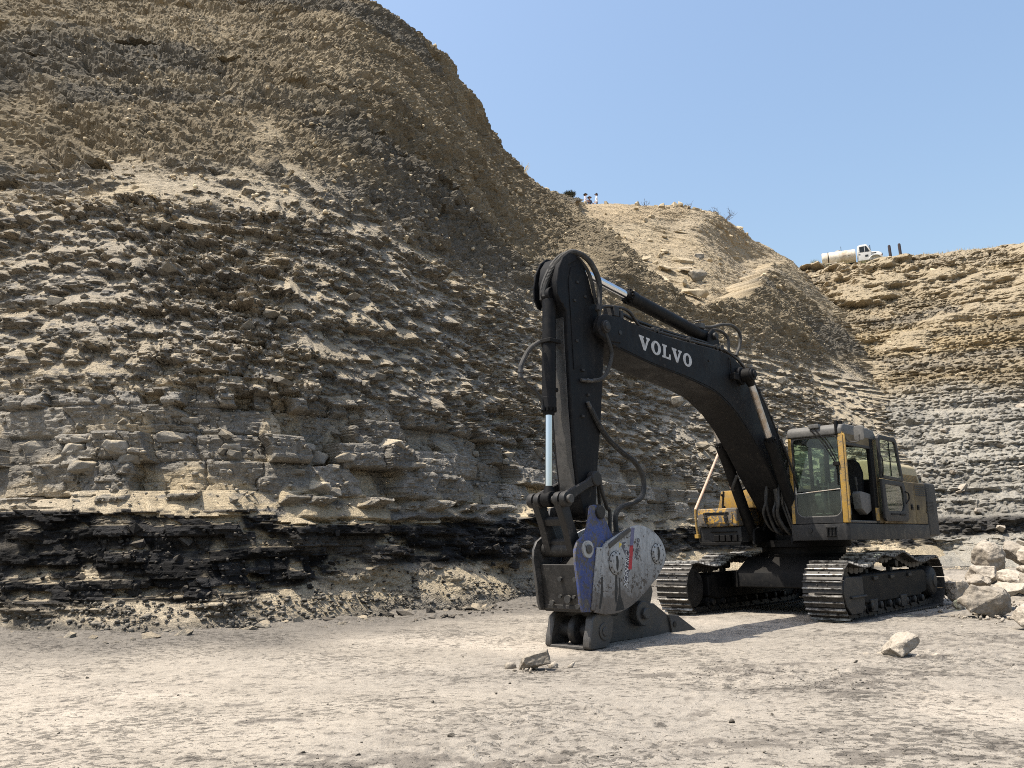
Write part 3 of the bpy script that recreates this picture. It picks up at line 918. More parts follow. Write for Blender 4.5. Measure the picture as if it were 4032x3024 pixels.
# ------------------------------------------------------------------ the excavator; local x forward, y left, z up
def build_excavator():
    hd = 0.7495
    EX = empty('excavator', (5.381, 15.759, 0.0), math.atan2(-math.cos(hd), -math.sin(hd)))
    tag(EX, 'large yellow and black crawler excavator with grey and blue ripper on its arm', 'excavator')

    # ---- tracks
    def track_path():
        top = [(2.0, .915), (1.75, .875), (1.45, .845), (1.15, .865), (.85, .965), (.6, 1.02), (.3, .995), (.05, .985), (-.2, 1.03), (-.42, 1.045),
               (-.75, .965), (-1.1, .88), (-1.45, .865), (-1.8, .90), (-2.05, .925)]
        P = [Vector((u, 0, w - 0.03)) for u, w in top]
        P += [Vector((-2.07 + .44 * math.cos(rad(a)), 0, .475 + .44 * math.sin(rad(a)))) for a in range(105, 260, 12)]
        P += [Vector((-1.75 + i * 0.25, 0, .032)) for i in range(15)]
        P += [Vector((2.0 + .445 * math.cos(rad(a)), 0, .47 + .435 * math.sin(rad(a)))) for a in range(-82, 82, 12)]
        P.append(P[0].copy())
        Q = spline(P, 6)
        d = [0]
        for a, b in zip(Q[:-1], Q[1:]): d.append(d[-1] + (b - a).length)
        return Q, d

    Q, D = track_path()
    NS = 54

    def at_len(s):
        s = s % D[-1]
        i = int(np.searchsorted(D, s)) - 1
        i = max(0, min(i, len(Q) - 2))
        t = (s - D[i]) / max(1e-6, D[i + 1] - D[i])
        return Q[i].lerp(Q[i + 1], t), (Q[i + 1] - Q[i]).normalized()

    pitch = D[-1] / NS
    sh = MB()
    h = pitch / 2
    sh.prism([(-h + .004, 0), (-h + .004, .014), (h - .004, .014), (h - .004, 0)], -.31, .31)
    for s in (-.115, .115):                     # chain links below the plate
        sh.prism([(-h * .95, -.075), (-h * .95, -.012), (-h * .5, 0), (h * .5, 0), (h * .95, -.012), (h * .95, -.075), (h * .4, -.10), (-h * .4, -.10)], s - .022, s + .022)
    for s in (-.08, .08):
        for e in (-.035, .03):
            sh.cyl((e, s * 1.0, .012), (e, s, .030), .014, n=6)
    shoe_me = sh.mesh('track_shoe', 'track_steel', 0.003)
    gm = MB()
    for k, (x, hh) in enumerate(((-h + .020, .036), (.022, .032))):
        gm.prism([(x - .014, .012), (x - .008, .012 + hh), (x + .008, .012 + hh), (x + .015, .012)], -.309, .309)
    bar_me = gm.mesh('grouser', 'grouser_bright', 0.002)

    for side, sv in (('l', 1.34), ('r', -1.34)):
        tr = empty('track', (0, sv, 0), 0, EX)
        sgn = 1 if sv > 0 else -1
        for k in range(NS):
            p, t = at_len((k + (0.0 if sv > 0 else 0.4)) * pitch)
            o = bpy.data.objects.new('track_shoe', shoe_me)
            link(o, tr)
            nrm = Vector((t.z, 0, -t.x))             # outward: path runs rear on top
            X = -t; Zv = -nrm
            up = Vector((-t.z, 0, t.x)) * -1
            up = Vector((t.z, 0, -t.x))
            yv = Vector((0, 1, 0))
            Mx = Matrix((( -t.x, 0, up.x), (-t.y, 1, up.y), (-t.z, 0, up.z))).to_4x4()
            Mx.translation = p
            o.matrix_local = Mx
            g = bpy.data.objects.new('grouser', bar_me)
            link(g, tr)
            g.matrix_local = Mx
        fr = MB()
        fr.prism([(1.55, .30), (1.55, .66), (1.3, .70), (-1.7, .70), (-1.85, .62), (-1.75, .30), (-1.2, .24), (1.2, .24)], -.20, .20)
        fr.build('track_frame', 'paint_dark', tr, 0.02)
        m = MB(); m.prism([(1.48, .24), (1.5, .68), (2.18, .70), (2.27, .60), (2.30, .45), (2.22, .25), (2.05, .12), (1.6, .12)], .185 * sgn, .265 * sgn)
        m.prism([(1.44, .36), (1.44, .40), (2.05, .40), (2.05, .36)], .18 * sgn, .30 * sgn)
        m.build('idler_guard', 'steel_dark', tr, 0.012)
        m = MB(); m.lathe([(.05, -.16), (.33, -.16), (.345, -.12), (.31, -.09), (.31, .09), (.345, .12), (.33, .16), (.05, .16)], (2.0, 0, .47), (0, 1, 0), 28)
        m.build('idler', 'steel_dark', tr)
        m = MB()
        teeth = []
        for i in range(42):
            a = 2 * math.pi * i / 42
            teeth.append((-2.07 + (.36 if i % 2 else .31) * math.cos(a), .475 + (.36 if i % 2 else .31) * math.sin(a)))
        m.prism(teeth, -.03, .03)
        m.build('sprocket', 'steel_dark', tr, 0.004)
        m = MB(); m.lathe([(.0, .0), (.27, .0), (.27, .16), (.235, .22), (.12, .235), (.11, .26), (0, .26)], (-2.07, .02 * sgn, .475), (0, sgn, 0), 32)
        for i in range(20):
            a = 2 * math.pi * i / 20
            m.cyl((-2.07 + .25 * math.cos(a), .18 * sgn, .475 + .25 * math.sin(a)), (-2.07 + .25 * math.cos(a), .215 * sgn, .475 + .25 * math.sin(a)), .014, n=6)
        m.build('travel_motor', 'steel_dark', tr, 0.006)
        for i, u in enumerate((-1.45, -1.03, -.62, -.2, .22, .63, 1.05, 1.42)):
            m = MB(); m.lathe([(.03, -.2), (.06, -.2), (.06, -.16), (.12, -.16), (.12, -.1), (.09, -.09), (.09, .09), (.12, .1), (.12, .16), (.06, .16), (.06, .22), (.03, .235)], (u, 0, .19), (0, 1, 0), 16)
            m.build('track_roller', 'steel_dark', tr)
        for u in (-.55, .62):
            m = MB(); m.cyl((u, -.12, .84), (u, .12, .84), .075, n=16); m.box(u - .06, u + .06, -.06, .02, .66, .82)
            m.build('carrier_roller', 'steel_dark', tr, 0.008)
        for u in (-.45, .95):
            m = MB(); m.prism([(u - .16, .30), (u + .16, .30), (u + .13, .10), (u - .13, .10)], .17 * sgn, .22 * sgn)
            m.build('track_guard', 'steel_dark', tr, 0.01)
        if sgn > 0:
            m = MB()
            for u in (-.85, .05, .82): m.box(u - .09, u + .09, .195, .235, .60, .66)
            m.build('step_plate', 'steel_dark', tr, 0.008)

    m = MB()
    m.prism([(1.25, .46), (1.25, .72), (.75, .98), (-.75, .98), (-1.25, .72), (-1.25, .46), (-.7, .42), (.7, .42)], -.75, .75)
    for s in (-1, 1):
        m.poly([(1.3, .7 * s, .45), (1.3, .7 * s, .74), (.65, 1.2 * s, .68), (.65, 1.2 * s, .42)], (-.42, 0, 0.02))
        m.poly([(-1.3, .7 * s, .45), (-1.3, .7 * s, .74), (-.65, 1.2 * s, .68), (-.65, 1.2 * s, .42)], (.42, 0, 0.02))
    m.build('undercarriage_frame', 'paint_dark', EX, 0.015)
    m = MB(); m.lathe([(.3, .96), (.78, .96), (.80, 1.02), (.74, 1.03), (.74, 1.14), (.84, 1.15), (.84, 1.27), (.3, 1.27)], (0, 0, 0), (0, 0, 1), 40)
    m.build('slew_ring', 'paint_dark', EX)

    # ---- upper structure
    hs = empty('house', (0, 0, 0), 0, EX)
    rear = arc(-1.72, 0, 1.72, 180 - 57, 180 + 57, 14)
    rear = [(p[0] , p[1]) for p in rear]
    m = MB(); m.slab([(1.46, .47), (1.46, 1.40), (1.41, 1.45), (-2.6, 1.46), (-2.6, -1.40), (1.35, -1.40), (1.40, -1.34), (1.40, -.5), (.42, -.45), (.42, .45)], 1.255, 1.525)
    m.build('deck_skirt', 'paint_charcoal', hs, 0.018, 2)
    # counterweight with rounded tail
    cw = [(-2.605, 1.462), (-3.22, 1.455), (-3.42, 1.38), (-3.56, 1.15), (-3.66, .7), (-3.70, 0), (-3.66, -.7), (-3.56, -1.12), (-3.42, -1.34), (-3.22, -1.40), (-2.605, -1.40)]
    m = MB(); m.slab(cw, 1.30, 2.36)
    m.build('counterweight', 'paint_charcoal', hs, 0.07, 3)
    m = MB(); m.slab(rrect(-2.60, -1.93, .45, 1.452, .03), 1.532, 2.335)
    m.build('pump_door', 'paint_yellow_dusty', hs, 0.045, 3)
    m = MB(); m.slab(rrect(-1.925, -.22, .45, 1.452, .03), 1.532, 2.33)
    m.build('engine_side_door', 'paint_yellow_dusty', hs, 0.045, 3)
    m = MB(); m.box(-2.6, .3, -1.38, .44, 1.53, 2.25)
    m.build('engine_housing', 'paint_yellow_dusty', hs, 0.05, 2)
    m = MB()
    for r in range(5):
        for c in range(5):
            u = -1.98 - c * .118; w = 2.275 - r * .042
            m.box(u - .105, u, 1.43, 1.4565, w - .026, w)
    m.build('vent_slots', 'rubber', hs)
    m = MB()
    for r in range(5):
        for c in range(2):
            u = -2.645 - c * .118; w = 2.275 - r * .042
            m.box(u - .105, u, 1.40, 1.4645 - c * .004, w - .026, w)
    m.build('vent_slots', 'rubber', hs)
    m = MB()
    for r in range(9):
        w = 1.985 - r * .027
        m.box(-3.0 - .0 * r, -2.62 + .012 * r, 1.38, 1.468, w - .014, w)
    m.build('louvre', 'rubber', hs)
    for u in (-1.70, -2.05):
        m = MB(); m.box(u - .05, u + .05, 1.45, 1.468, 1.80, 1.90); m.box(u - .03, u + .03, 1.46, 1.476, 1.83, 1.86)
        m.build('latch', 'paint_dark', hs, 0.006)
    # hood with slatted side
    m = MB()
    prof = [(.28, 2.30), (.28, 2.70), (.36, 2.78), (.98, 2.78), (1.10, 2.70), (1.18, 2.30)]
    m.poly([(-1.30, v, w) for v, w in prof], (-2.0, 0, 0))
    m.build('engine_hood', 'paint_cream', hs, 0.04, 3)
    m = MB()
    for i in range(14):
        u = -2.02 - i * .085
        m = MB(); m.obox((u, 1.155, 2.46), (.028, .016, .15), (rad(11), 0, 0)); m.build('hood_slat', 'paint_yellow_dusty', hs, 0.003)
    # tool box at the right front
    m = MB(); m.box(.62, 1.50, -1.32, -.52, 1.532, 1.86)
    m.build('tool_box', 'paint_yellow_worn', hs, 0.045, 3)
    m = MB(); m.poly([(1.485, v, w) for v, w in rrect(-1.25, -.60, 1.585, 1.815, .04)], (.035, 0, 0))
    m.build('tool_box_lid', 'paint_yellow_worn', hs, 0.014, 2)
    m = MB(); m.poly([(1.519, v, w) for v, w in rrect(-1.18, -.66, 1.735, 1.785, .015)], (.004, 0, 0))
    m.build('lid_groove', 'paint_dark', hs)
    for v in (-1.13, -.72):
        m = MB(); m.box(1.515, 1.55, v - .03, v + .03, 1.63, 1.74); m.cyl((1.545, v, 1.60), (1.545, v, 1.78), .014, n=8); m.box(1.50, 1.54, v - .035, v + .035, 1.535, 1.575)
        m.cyl((1.55, v - .045, 1.69), (1.55, v + .045, 1.69), .011, n=8)
        m.build('lid_latch', 'steel_dark', hs, 0.004)
    m = MB(); m.box(1.0, 1.44, -1.34, -.5, 1.20, 1.253)
    for v in (-.98, -.86, -.74, -.62): m.box(1.40, 1.448, v - .05, v + .05, 1.27, 1.38)
    m.box(1.401, 1.446, -1.10, -.58, 1.43, 1.445)
    m.build('front_step', 'paint_dark', hs, 0.006)
    # conical fuel tank cover behind it
    m = MB(); m.poly([(1.02, v, w) for v, w in ((-1.16, 1.86), (-1.07, 2.20), (-.52, 2.20), (-.36, 1.86))], (-.75, 0, 0))
    m.build('tank_cover', 'paint_yellow', hs, 0.035, 2)
    m = MB(); m.obox((1.027, -1.03, 2.03), (.012, .03, .33), (rad(-8), 0, 0))
    for w in (1.90, 2.12): m.cyl((1.01, -1.03 + (w - 2.03) * -.14, w), (1.045, -1.03 + (w - 2.03) * -.14, w), .022, n=10)
    m.build('cover_strap', 'paint_dark', hs, 0.003)
    m = MB(); m.tube([(1.44, -1.36, 1.36), (1.47, -1.37, 1.60), (1.47, -1.37, 1.86)], .022, 10, 4)
    m.box(1.40, 1.48, -1.41, -1.33, 1.33, 1.40)
    m.build('handrail_post', 'paint_yellow', hs, 0.004)
    m = MB(); m.tube([(1.47, -1.37, 1.85), (1.1, -1.37, 2.26), (.40, -1.37, 3.05), (.34, -1.36, 3.08), (.2, -1.34, 2.98), (.1, -1.34, 2.3)], .027, 10, 5)
    m.build('handrail', 'brass_pipe', hs)
    m = MB(); m.cyl((.75, -.95, 2.20), (.75, -.95, 2.48), .012, n=8); m.cyl((.75, -.95, 2.19), (.75, -.95, 2.23), .05, n=12)
    m.build('filler_cap', 'steel_dark', hs)
    m = MB(); m.cyl((-2.2, -.4, 2.25), (-2.2, -.4, 2.95), .07, n=16); m.cyl((-1.5, -.8, 2.2), (-1.5, -.8, 2.7), .12, n=18)
    m.build('exhaust_stack', 'steel_dark', hs)
    # skirt fittings
    m = MB(); m.cyl((1.44, .80, 1.42), (1.475, .80, 1.42), .04, n=14)
    m.build('drain_plug', 'steel_dark', hs, 0.004)
    m = MB()
    for v in (1.10, 1.16, 1.22): m.box(1.455, 1.49, v - .012, v + .012, 1.32, 1.46)
    m.box(1.455, 1.484, 1.075, 1.245, 1.45, 1.47); m.box(1.455, 1.484, 1.075, 1.245, 1.315, 1.33)
    m.build('skirt_step', 'paint_dark', hs, 0.003)

    # ---- cab
    cb = empty('cab', (0, 0, 0), 0, EX)
    V0, V1 = .50, 1.45
    W0, W1 = 1.53, 3.19

    def fu(w):                                   # raked front
        return 1.455 - .075 * (w - W0) / (W1 - W0)

    def front_panel(v0, v1, w0, w1, th=.06, off=0.0):
        return [(fu(w0) + off, v0, w0), (fu(w0) + off, v1, w0), (fu(w1) + off, v1, w1), (fu(w1) + off, v0, w1)]

    m = MB(); m.poly([(fu(w), v, w) for v, w in [(V0 + .01, W0 + .005), (V1 - .09, W0 + .005), (V1 - .09, 1.80)] + arc(V1 - .23, 1.78, .14, 0, -90, 6)[1:] + arc(V0 + .22, 1.78, .14, -90, -180, 6) + [(V0 + .08, 2.9)] + arc(V0 + .15, 2.9, .07, 180, 90, 4)[1:] + [(V1 - .2, 2.975)] + arc(V1 - .16, 2.91, .065, 90, 0, 4) + [(V1 - .092, 2.5), (V1 - .09, 2.99), (V0 + .01, 2.99)]], (-.05, 0, 0))
    m.build('windshield_frame', 'paint_charcoal', cb, 0.006)
    m = MB(); m.poly(front_panel(V0 - .005, V0 + .055, W0 + .006, 3.0, off=.006), (-.10, 0, 0))
    m.build('front_pillar', 'paint_yellow', cb, 0.012, 2)
    m = MB(); m.poly(front_panel(V1 - .085, V1 + .004, W0 + .006, 3.06, off=.008), (-.11, 0, 0))
    m.build('front_pillar', 'paint_yellow', cb, 0.014, 2)
    m = MB(); m.tube([(fu(1.58) + .01, V1 + .03, 1.60), (fu(1.7) + .02, V1 + .04, 1.7), (fu(2.9) + .02, V1 + .04, 2.85), (fu(3) - .0, V1 + .01, 3.0)], .017, 8, 4)
    m.build('grab_rail', 'paint_yellow', cb)
    gl = MB(); gl.poly(front_panel(V0 + .085, V1 - .10, 2.075, 2.965, off=-.022), (-.006, 0, 0)); gl.build('windshield', 'glass', cb)
    gl = MB(); gl.poly([(fu(w) - .022, v, w) for v, w in [(V0 + .085, 2.06), (V0 + .085, 1.78)] + arc(V0 + .22, 1.78, .135, 180, 270, 6) + arc(V1 - .23, 1.78, .135, 270, 360, 6) + [(V1 - .10, 2.06)]], (-.006, 0, 0))
    gl.build('lower_windshield', 'glass', cb)
    m = MB(); m.poly([(fu(2.06) - .01, V0 + .08, 2.035), (fu(2.06) - .01, V1 - .09, 2.085), (fu(2.06) - .01, V1 - .09, 2.098), (fu(2.06) - .01, V0 + .08, 2.048)], (-.03, 0, 0))
    m.box(fu(2.1) - .03, fu(2.1) + .002, V0 + .075, V0 + .095, 2.03, 2.15)
    m.build('window_rail', 'chrome_dusty', cb, 0.003)
    gas = [(fu(w) - .014, v, w) for v, w in [(V0 + .085, 2.1), (V0 + .085, 1.78)] + arc(V0 + .22, 1.78, .135, 180, 270, 6) + arc(V1 - .23, 1.78, .135, 270, 360, 6) + [(V1 - .10, 2.1)]]
    m = MB(); m.tube(gas, .009, 6, 1)
    m.build('window_seal', 'console_grey', cb)
    # roof, header
    m = MB()
    roofp = [(1.405, 3.0), (1.41, 3.10), (1.37, 3.165), (1.25, 3.19), (.2, 3.20), (-.06, 3.17), (-.16, 3.08), (-.18, 3.0)]
    m.prism(roofp, V0 - .01, V1 + .005)
    m.build('cab_roof', 'paint_roof_grey', cb, 0.045, 3)
    m = MB(); m.box(1.33, 1.435, .90, 1.08, 3.135, 3.205)
    m.build('wiper_motor_cover', 'paint_roof_grey', cb, 0.012, 2)
    m = MB(); m.box(1.30, 1.42, V1 - .11, V1 - .07, 3.0, 3.23); m.cyl((1.3, V1 - .04, 3.18), (1.3, V1 - .04, 3.23), .03, n=10); m.cyl((.85, V1 - .04, 3.19), (.85, V1 - .04, 3.225), .025, n=10)
    m.build('roof_bracket', 'paint_dark', cb, 0.005)
    # side frame: sill, header, pillars
    m = MB(); m.box(.02, .19, V1 - .07, V1, W0 + .006, 3.05)
    m.build('door_pillar', 'paint_dark', cb, 0.012, 2)
    m = MB(); m.box(.19, 1.33, V1 - .07, V1 - .003, 2.86, 3.05)
    m.build('side_header', 'paint_yellow_dusty', cb, 0.01)
    m = MB(); m.box(.19, 1.345, V1 - .055, V1 + .001, 2.83, 2.875)
    m.build('door_seal', 'rubber', cb, 0.004)
    m = MB(); m.box(.19, 1.34, V1 - .06, V1 - .002, W0 + .006, 1.575)
    m.build('door_sill', 'steel_worn', cb, 0.006)
    m = MB(); m.box(-.15, .02, V1 - .06, V1 - .001, W0 + .006, 3.03)
    m.build('rear_side_panel', 'paint_yellow_dusty', cb, 0.012)
    m = MB(); m.box(.06, .20, V1 - .01, V1 + .012, 1.58, 1.80)
    m.build('hinge_cover', 'paint_yellow', cb, 0.008)
    m = MB(); m.box(-.15, -.10, V0, V1 - .06, W0 + .006, 2.30); m.box(-.15, -.10, V0, V0 + .07, 2.3, 3.02); m.box(-.15, -.10, V1 - .13, V1 - .06, 2.3, 3.02); m.box(-.15, -.10, V0 + .07, V1 - .13, 2.93, 3.02)
    m.build('rear_wall', 'paint_dark', cb, 0.008)
    gl = MB(); gl.box(-.13, -.124, V0 + .07, V1 - .13, 2.3, 2.93); gl.build('rear_window', 'glass', cb)
    m = MB(); m.box(-.10, 1.40, V0, V0 + .05, W0 + .006, 2.15); m.box(.55, .62, V0, V0 + .05, 2.15, 3.0); m.box(-.1, 1.36, V0, V0 + .05, 2.92, 3.0)
    m.build('right_side_panel', 'paint_dark', cb, 0.008)
    gl = MB(); gl.box(.62, 1.34, V0 + .02, V0 + .026, 2.15, 2.92); gl.build('side_window', 'glass', cb)
    gl = MB(); gl.box(-.10, .55, V0 + .02, V0 + .026, 2.15, 2.92); gl.build('side_window', 'glass', cb)
    m = MB(); m.box(-.1, 1.40, V0 + .05, V1 - .06, W0 + .004, 1.58)
    m.build('cab_floor', 'rubber', cb)
    # door, swung right back against the side of the house
    dr = empty('cab_door', (0.03, V1 + .055, 0), 0, cb)
    out = [(0, 1.60), (.0, 3.03), (-.10, 3.10), (-.86, 3.10), (-.95, 3.04), (-1.13, 2.35), (-1.24, 2.0), (-1.25, 1.80), (-1.22, 1.62), (-1.15, 1.57), (-.06, 1.57)]

    def ringpoly(o_, i_, name, mat):
        mm = MB(); bm = mm.bm
        n = len(o_)
        A = [[bm.verts.new((p[0], y, p[1])) for p in ps] for ps in (o_, i_) for y in (0, .045)]
        for i in range(n):
            j = (i + 1) % n
            bm.faces.new((A[0][i], A[0][j], A[1][j], A[1][i])); bm.faces.new((A[2][j], A[2][i], A[3][i], A[3][j]))
            bm.faces.new((A[1][i], A[1][j], A[3][j], A[3][i])); bm.faces.new((A[0][j], A[0][i], A[2][i], A[2][j]))
        bmesh.ops.recalc_face_normals(bm, faces=bm.faces)
        mm.build(name, mat, dr, 0.010, 2)

    up_o = [(0, 2.32), (0, 3.03), (-.10, 3.10), (-.86, 3.10), (-.95, 3.04), (-1.13, 2.35), (-1.10, 2.30)]
    up_i = [(-.09, 2.38), (-.09, 2.97), (-.15, 3.02), (-.81, 3.02), (-.87, 2.98), (-1.03, 2.40), (-1.0, 2.36)]
    ringpoly(up_o, up_i, 'door_frame', 'paint_charcoal')
    lo_o = [(0, 2.305), (-1.105, 2.285), (-1.17, 2.2), (-1.24, 2.0), (-1.25, 1.80), (-1.22, 1.62), (-1.15, 1.57), (-.06, 1.57), (0, 1.62)]
    lo_i = [(-.15, 2.22), (-.98, 2.21), (-1.03, 2.15), (-1.06, 2.0), (-1.05, 1.86), (-1.0, 1.78), (-.90, 1.75), (-.24, 1.75), (-.17, 1.82)]
    ringpoly(lo_o, lo_i, 'lower_door_frame', 'paint_charcoal')
    gl = MB(); gl.prism(up_i, .018, .024); gl.build('door_glass', 'glass', dr)
    gl = MB(); gl.prism(lo_i, .018, .024); gl.build('lower_door_glass', 'glass', dr)
    m = MB(); m.tube([(-.05, .05, 2.34), (-.03, .075, 2.5), (-.03, .075, 2.66), (-.05, .05, 2.72)], .011, 8, 4); m.tube([(-1.12, .05, 1.9), (-1.2, .08, 1.98), (-1.2, .08, 2.08), (-1.13, .05, 2.12)], .012, 8, 4)
    m.box(-.62, -.3, .04, .06, 1.68, 1.71); m.box(-1.0, -.72, .04, .06, 1.68, 1.71)
    m.build('door_handle', 'paint_dark', dr)
    m = MB(); m.box(-.56, -.54, .025, .038, 2.38, 3.02)
    m.build('window_bar', 'paint_dark', dr)
    # wipers, mirror
    m = MB()
    for a, b in (((.93, 3.12), (1.33, 2.50)), ((1.0, 3.13), (1.34, 2.56))):
        m.tube([(fu(a[1]) + .03, a[0], a[1]), (fu(2.8) + .05, (a[0] + b[0]) / 2 + .02, (a[1] + b[1]) / 2 + .03), (fu(b[1]) + .035, b[0], b[1])], .011, 6, 4)
    m.obox((fu(2.5) + .02, 1.33, 2.51), (.05, .1, .06)); m.box(fu(2.4) - .006, fu(2.4) + .012, 1.315, 1.33, 2.15, 2.5)
    m.build('wiper', 'paint_dark', cb, 0.002)
    m = MB(); m.poly([(1.17, v, w) for v, w in rrect(1.57, 1.74, 2.90, 3.14, .04)], (.03, 0, -.015))
    m.build('mirror', 'paint_roof_grey', cb, 0.010, 2)
    m = MB(); m.tube([(1.28, 1.44, 3.0), (1.25, 1.47, 2.90), (1.22, 1.55, 2.87), (1.2, 1.65, 2.88), (1.2, 1.66, 2.98)], .011, 8, 4)
    m.build('mirror_arm', 'steel_worn', cb)
    # seat, console, levers
    st = empty('driver_seat', (.30, .98, 1.58), 0, cb)
    m = MB(); m.slab(rrect(-.22, .24, -.24, .24, .06), .30, .44); m.build('seat_cushion', 'seat_cloth', st, 0.03, 2)
    m = MB(); m.poly([(-.18, v, w) for v, w in [(-.24, .42), (-.25, .85), (-.2, 1.02), (-.12, 1.10), (.12, 1.10), (.2, 1.02), (.25, .85), (.24, .42)]], (-.13, 0, .01)); m.build('backrest', 'seat_cloth', st, 0.03, 2)
    m = MB(); m.box(-.18, .18, -.18, .18, 0, .3); m.build('seat_base', 'paint_dark', st, 0.01)
    for s in (-.34, .33):
        m = MB(); m.prism([(-.2, .46), (.3, .50), (.36, .46), (.32, .2), (.1, .1), (-.2, .2)], s - .07, s + .07); m.build('arm_console', 'console_grey', st, 0.02, 2)
        m = MB(); m.cyl((.28, s, .50), (.30, s, .62), .012, n=8); m.cyl((.30, s, .61), (.32, s, .74), .026, .020, n=10); m.build('joystick', 'rubber', st)
    m = MB(); m.tube([(.52, .28, .10), (.55, .28, .35), (.58, .30, .62)], .012, 6, 3); m.build('safety_lever', 'steel_worn', st)
    m = MB(); m.tube([(.57, .30, .42), (.58, .30, .60)], .02, 8, 1); m.build('lever_grip', 'paint_yellow', st)
    m = MB()
    for v in (.94, 1.03): m.tube([(1.12, v, 1.60), (1.16, v, 1.9), (1.10, v, 2.22)], .014, 6, 3)
    m.build('travel_levers', 'steel_worn', cb)
    m = MB()
    for v in (.90, 1.07): m.obox((1.20, v, 1.66), (.20, .11, .02), (0, rad(-25), 0))
    m.build('pedals', 'steel_worn', cb, 0.004)

    # ---- boom
    bo = empty('boom', (0, 0, 0), 0, EX)
    bw = .30
    top = [(6.44, 4.24), (6.30, 4.34), (6.0, 4.37), (5.57, 4.325), (4.83, 4.295), (3.84, 4.315), (3.25, 4.33), (2.88, 4.30), (2.58, 4.21), (2.30, 4.06), (1.97, 3.83), (1.67, 3.52), (1.40, 3.16), (1.10, 2.75), (.80, 2.3), (.50, 1.95), (.28, 1.86)]
    bot = [(.10, 1.74), (.10, 1.58), (.25, 1.47), (.45, 1.50), (.75, 1.62), (1.15, 1.84), (1.55, 2.20), (1.75, 2.40), (2.13, 2.79), (2.51, 3.12), (2.90, 3.38), (3.42, 3.60), (4.0, 3.69), (4.38, 3.73), (5.2, 3.79), (6.0, 3.89), (6.30, 3.96), (6.46, 4.08)]
    m = MB(); m.prism(top + bot, -bw, bw)
    m.build('boom_beam', 'paint_black', bo, 0.012)
    m = MB()
    for s in (-1, 1):
        m.prism([(6.0, 3.98), (6.0, 4.30), (6.30, 4.35), (6.48, 4.28), (6.54, 4.15), (6.48, 4.02), (6.3, 3.96)], s * .245, s * .315)
    m.build('boom_fork', 'paint_black', bo, 0.012)
    m = MB(); m.cyl((6.37, -.36, 4.15), (6.37, .36, 4.15), .085, n=24); m.cyl((6.37, .33, 4.15), (6.37, .375, 4.15), .06, n=8)
    m.build('boom_pin', 'steel_dark', bo, 0.008)
    m = MB(); m.cyl((6.02, .29, 4.13), (6.02, .325, 4.13), .035, n=14)
    for p in ((3.6, 4.1), (2.55, 3.98), (2.62, 3.84)): m.cyl((p[0], .29, p[1]), (p[0], .315, p[1]), .02, n=8)
    m.build('grease_boss', 'steel_dark', bo, 0.004)
    m = MB()
    for pts in ([(2.95, 3.38), (3.42, 3.602), (4.0, 3.692), (4.38, 3.732), (5.2, 3.792), (6.0, 3.892)],): pass
    # weld seam rib along lower edge
    seam = [(p[0], .303, p[1] + .035) for p in bot[5:16]]
    m.tube(seam, .008, 6, 3)
    m.build('weld_seam', 'paint_black', bo)
    # lettering on the boom side
    L = []
    def slab_v(x, wd):
        s = wd
        return [(x, 1), (x, .86), (x + .05 * s, .86), (x + .42 * s, 0), (x + .60 * s, 0), (x + .92 * s, .86), (x + s, .86), (x + s, 1), (x + .66 * s, 1), (x + .66 * s, .86), (x + .74 * s, .86), (x + .56 * s, .34), (x + .36 * s, .86), (x + .46 * s, .86), (x + .46 * s, 1)]
    def slab_l(x, wd):
        s = wd
        return [(x, 1), (x, .86), (x + .14 * s, .86), (x + .14 * s, .14), (x, .14), (x, 0), (x + s, 0), (x + s, .40), (x + .84 * s, .40), (x + .78 * s, .14), (x + .42 * s, .14), (x + .42 * s, .86), (x + .56 * s, .86), (x + .56 * s, 1)]
    def oring(x, wd):
        cx, rx = x + wd / 2, wd / 2
        o_ = [(cx + rx * math.cos(2 * math.pi * i / 28), .5 + .52 * math.sin(2 * math.pi * i / 28)) for i in range(28)]
        i_ = [(cx + rx * .42 * math.cos(2 * math.pi * i / 28), .5 + .36 * math.sin(2 * math.pi * i / 28)) for i in range(28)]
        return o_, i_
    a0 = Vector((5.555, 3.985)); b0 = Vector((4.135, 3.905)); H = .205
    ex = (b0 - a0).normalized(); ey = Vector((-ex.y, ex.x)) * -1
    if ey.y < 0: ey = -ey
    Lw = (b0 - a0).length
    gl_w = [('V', 1.22), ('O', 1.12), ('L', 1.0), ('V', 1.22), ('O', 1.12)]
    tot = sum(w_ for _, w_ in gl_w) + .16 * 4
    x = 0.0
    sc_x = Lw / tot

    def P2(px, py):
        q = a0 + ex * (px * sc_x) + ey * (py * H)
        return (q.x, bw + .0005, q.y)
    for ch, wd in gl_w:
        m = MB()
        if ch == 'O':
            o_, i_ = oring(x, wd)
            A = [[m.bm.verts.new(Vector(P2(*p)) + Vector((0, d, 0))) for p in ps] for ps in (o_, i_) for d in (0, .003)]
            n = 28
            for i in range(n):
                j = (i + 1) % n
                m.bm.faces.new((A[1][i], A[1][j], A[3][j], A[3][i])); m.bm.faces.new((A[0][i], A[0][j], A[1][j], A[1][i])); m.bm.faces.new((A[2][j], A[2][i], A[3][i], A[3][j]))
            bmesh.ops.recalc_face_normals(m.bm, faces=m.bm.faces)
        else:
            m.poly([P2(*p) for p in (slab_v(x, wd) if ch == 'V' else slab_l(x, wd))], (0, .003, 0))
        m.build('letter_' + ch.lower(), 'decal_white', bo)
        x += wd + .16
    # pipes along the top and down the back of the boom
    def pipe(pts, r, mat='paint_dark', name='pipe', sm=5):
        mm = MB(); mm.tube(pts, r, 8, sm); return mm.build(name, mat, bo)
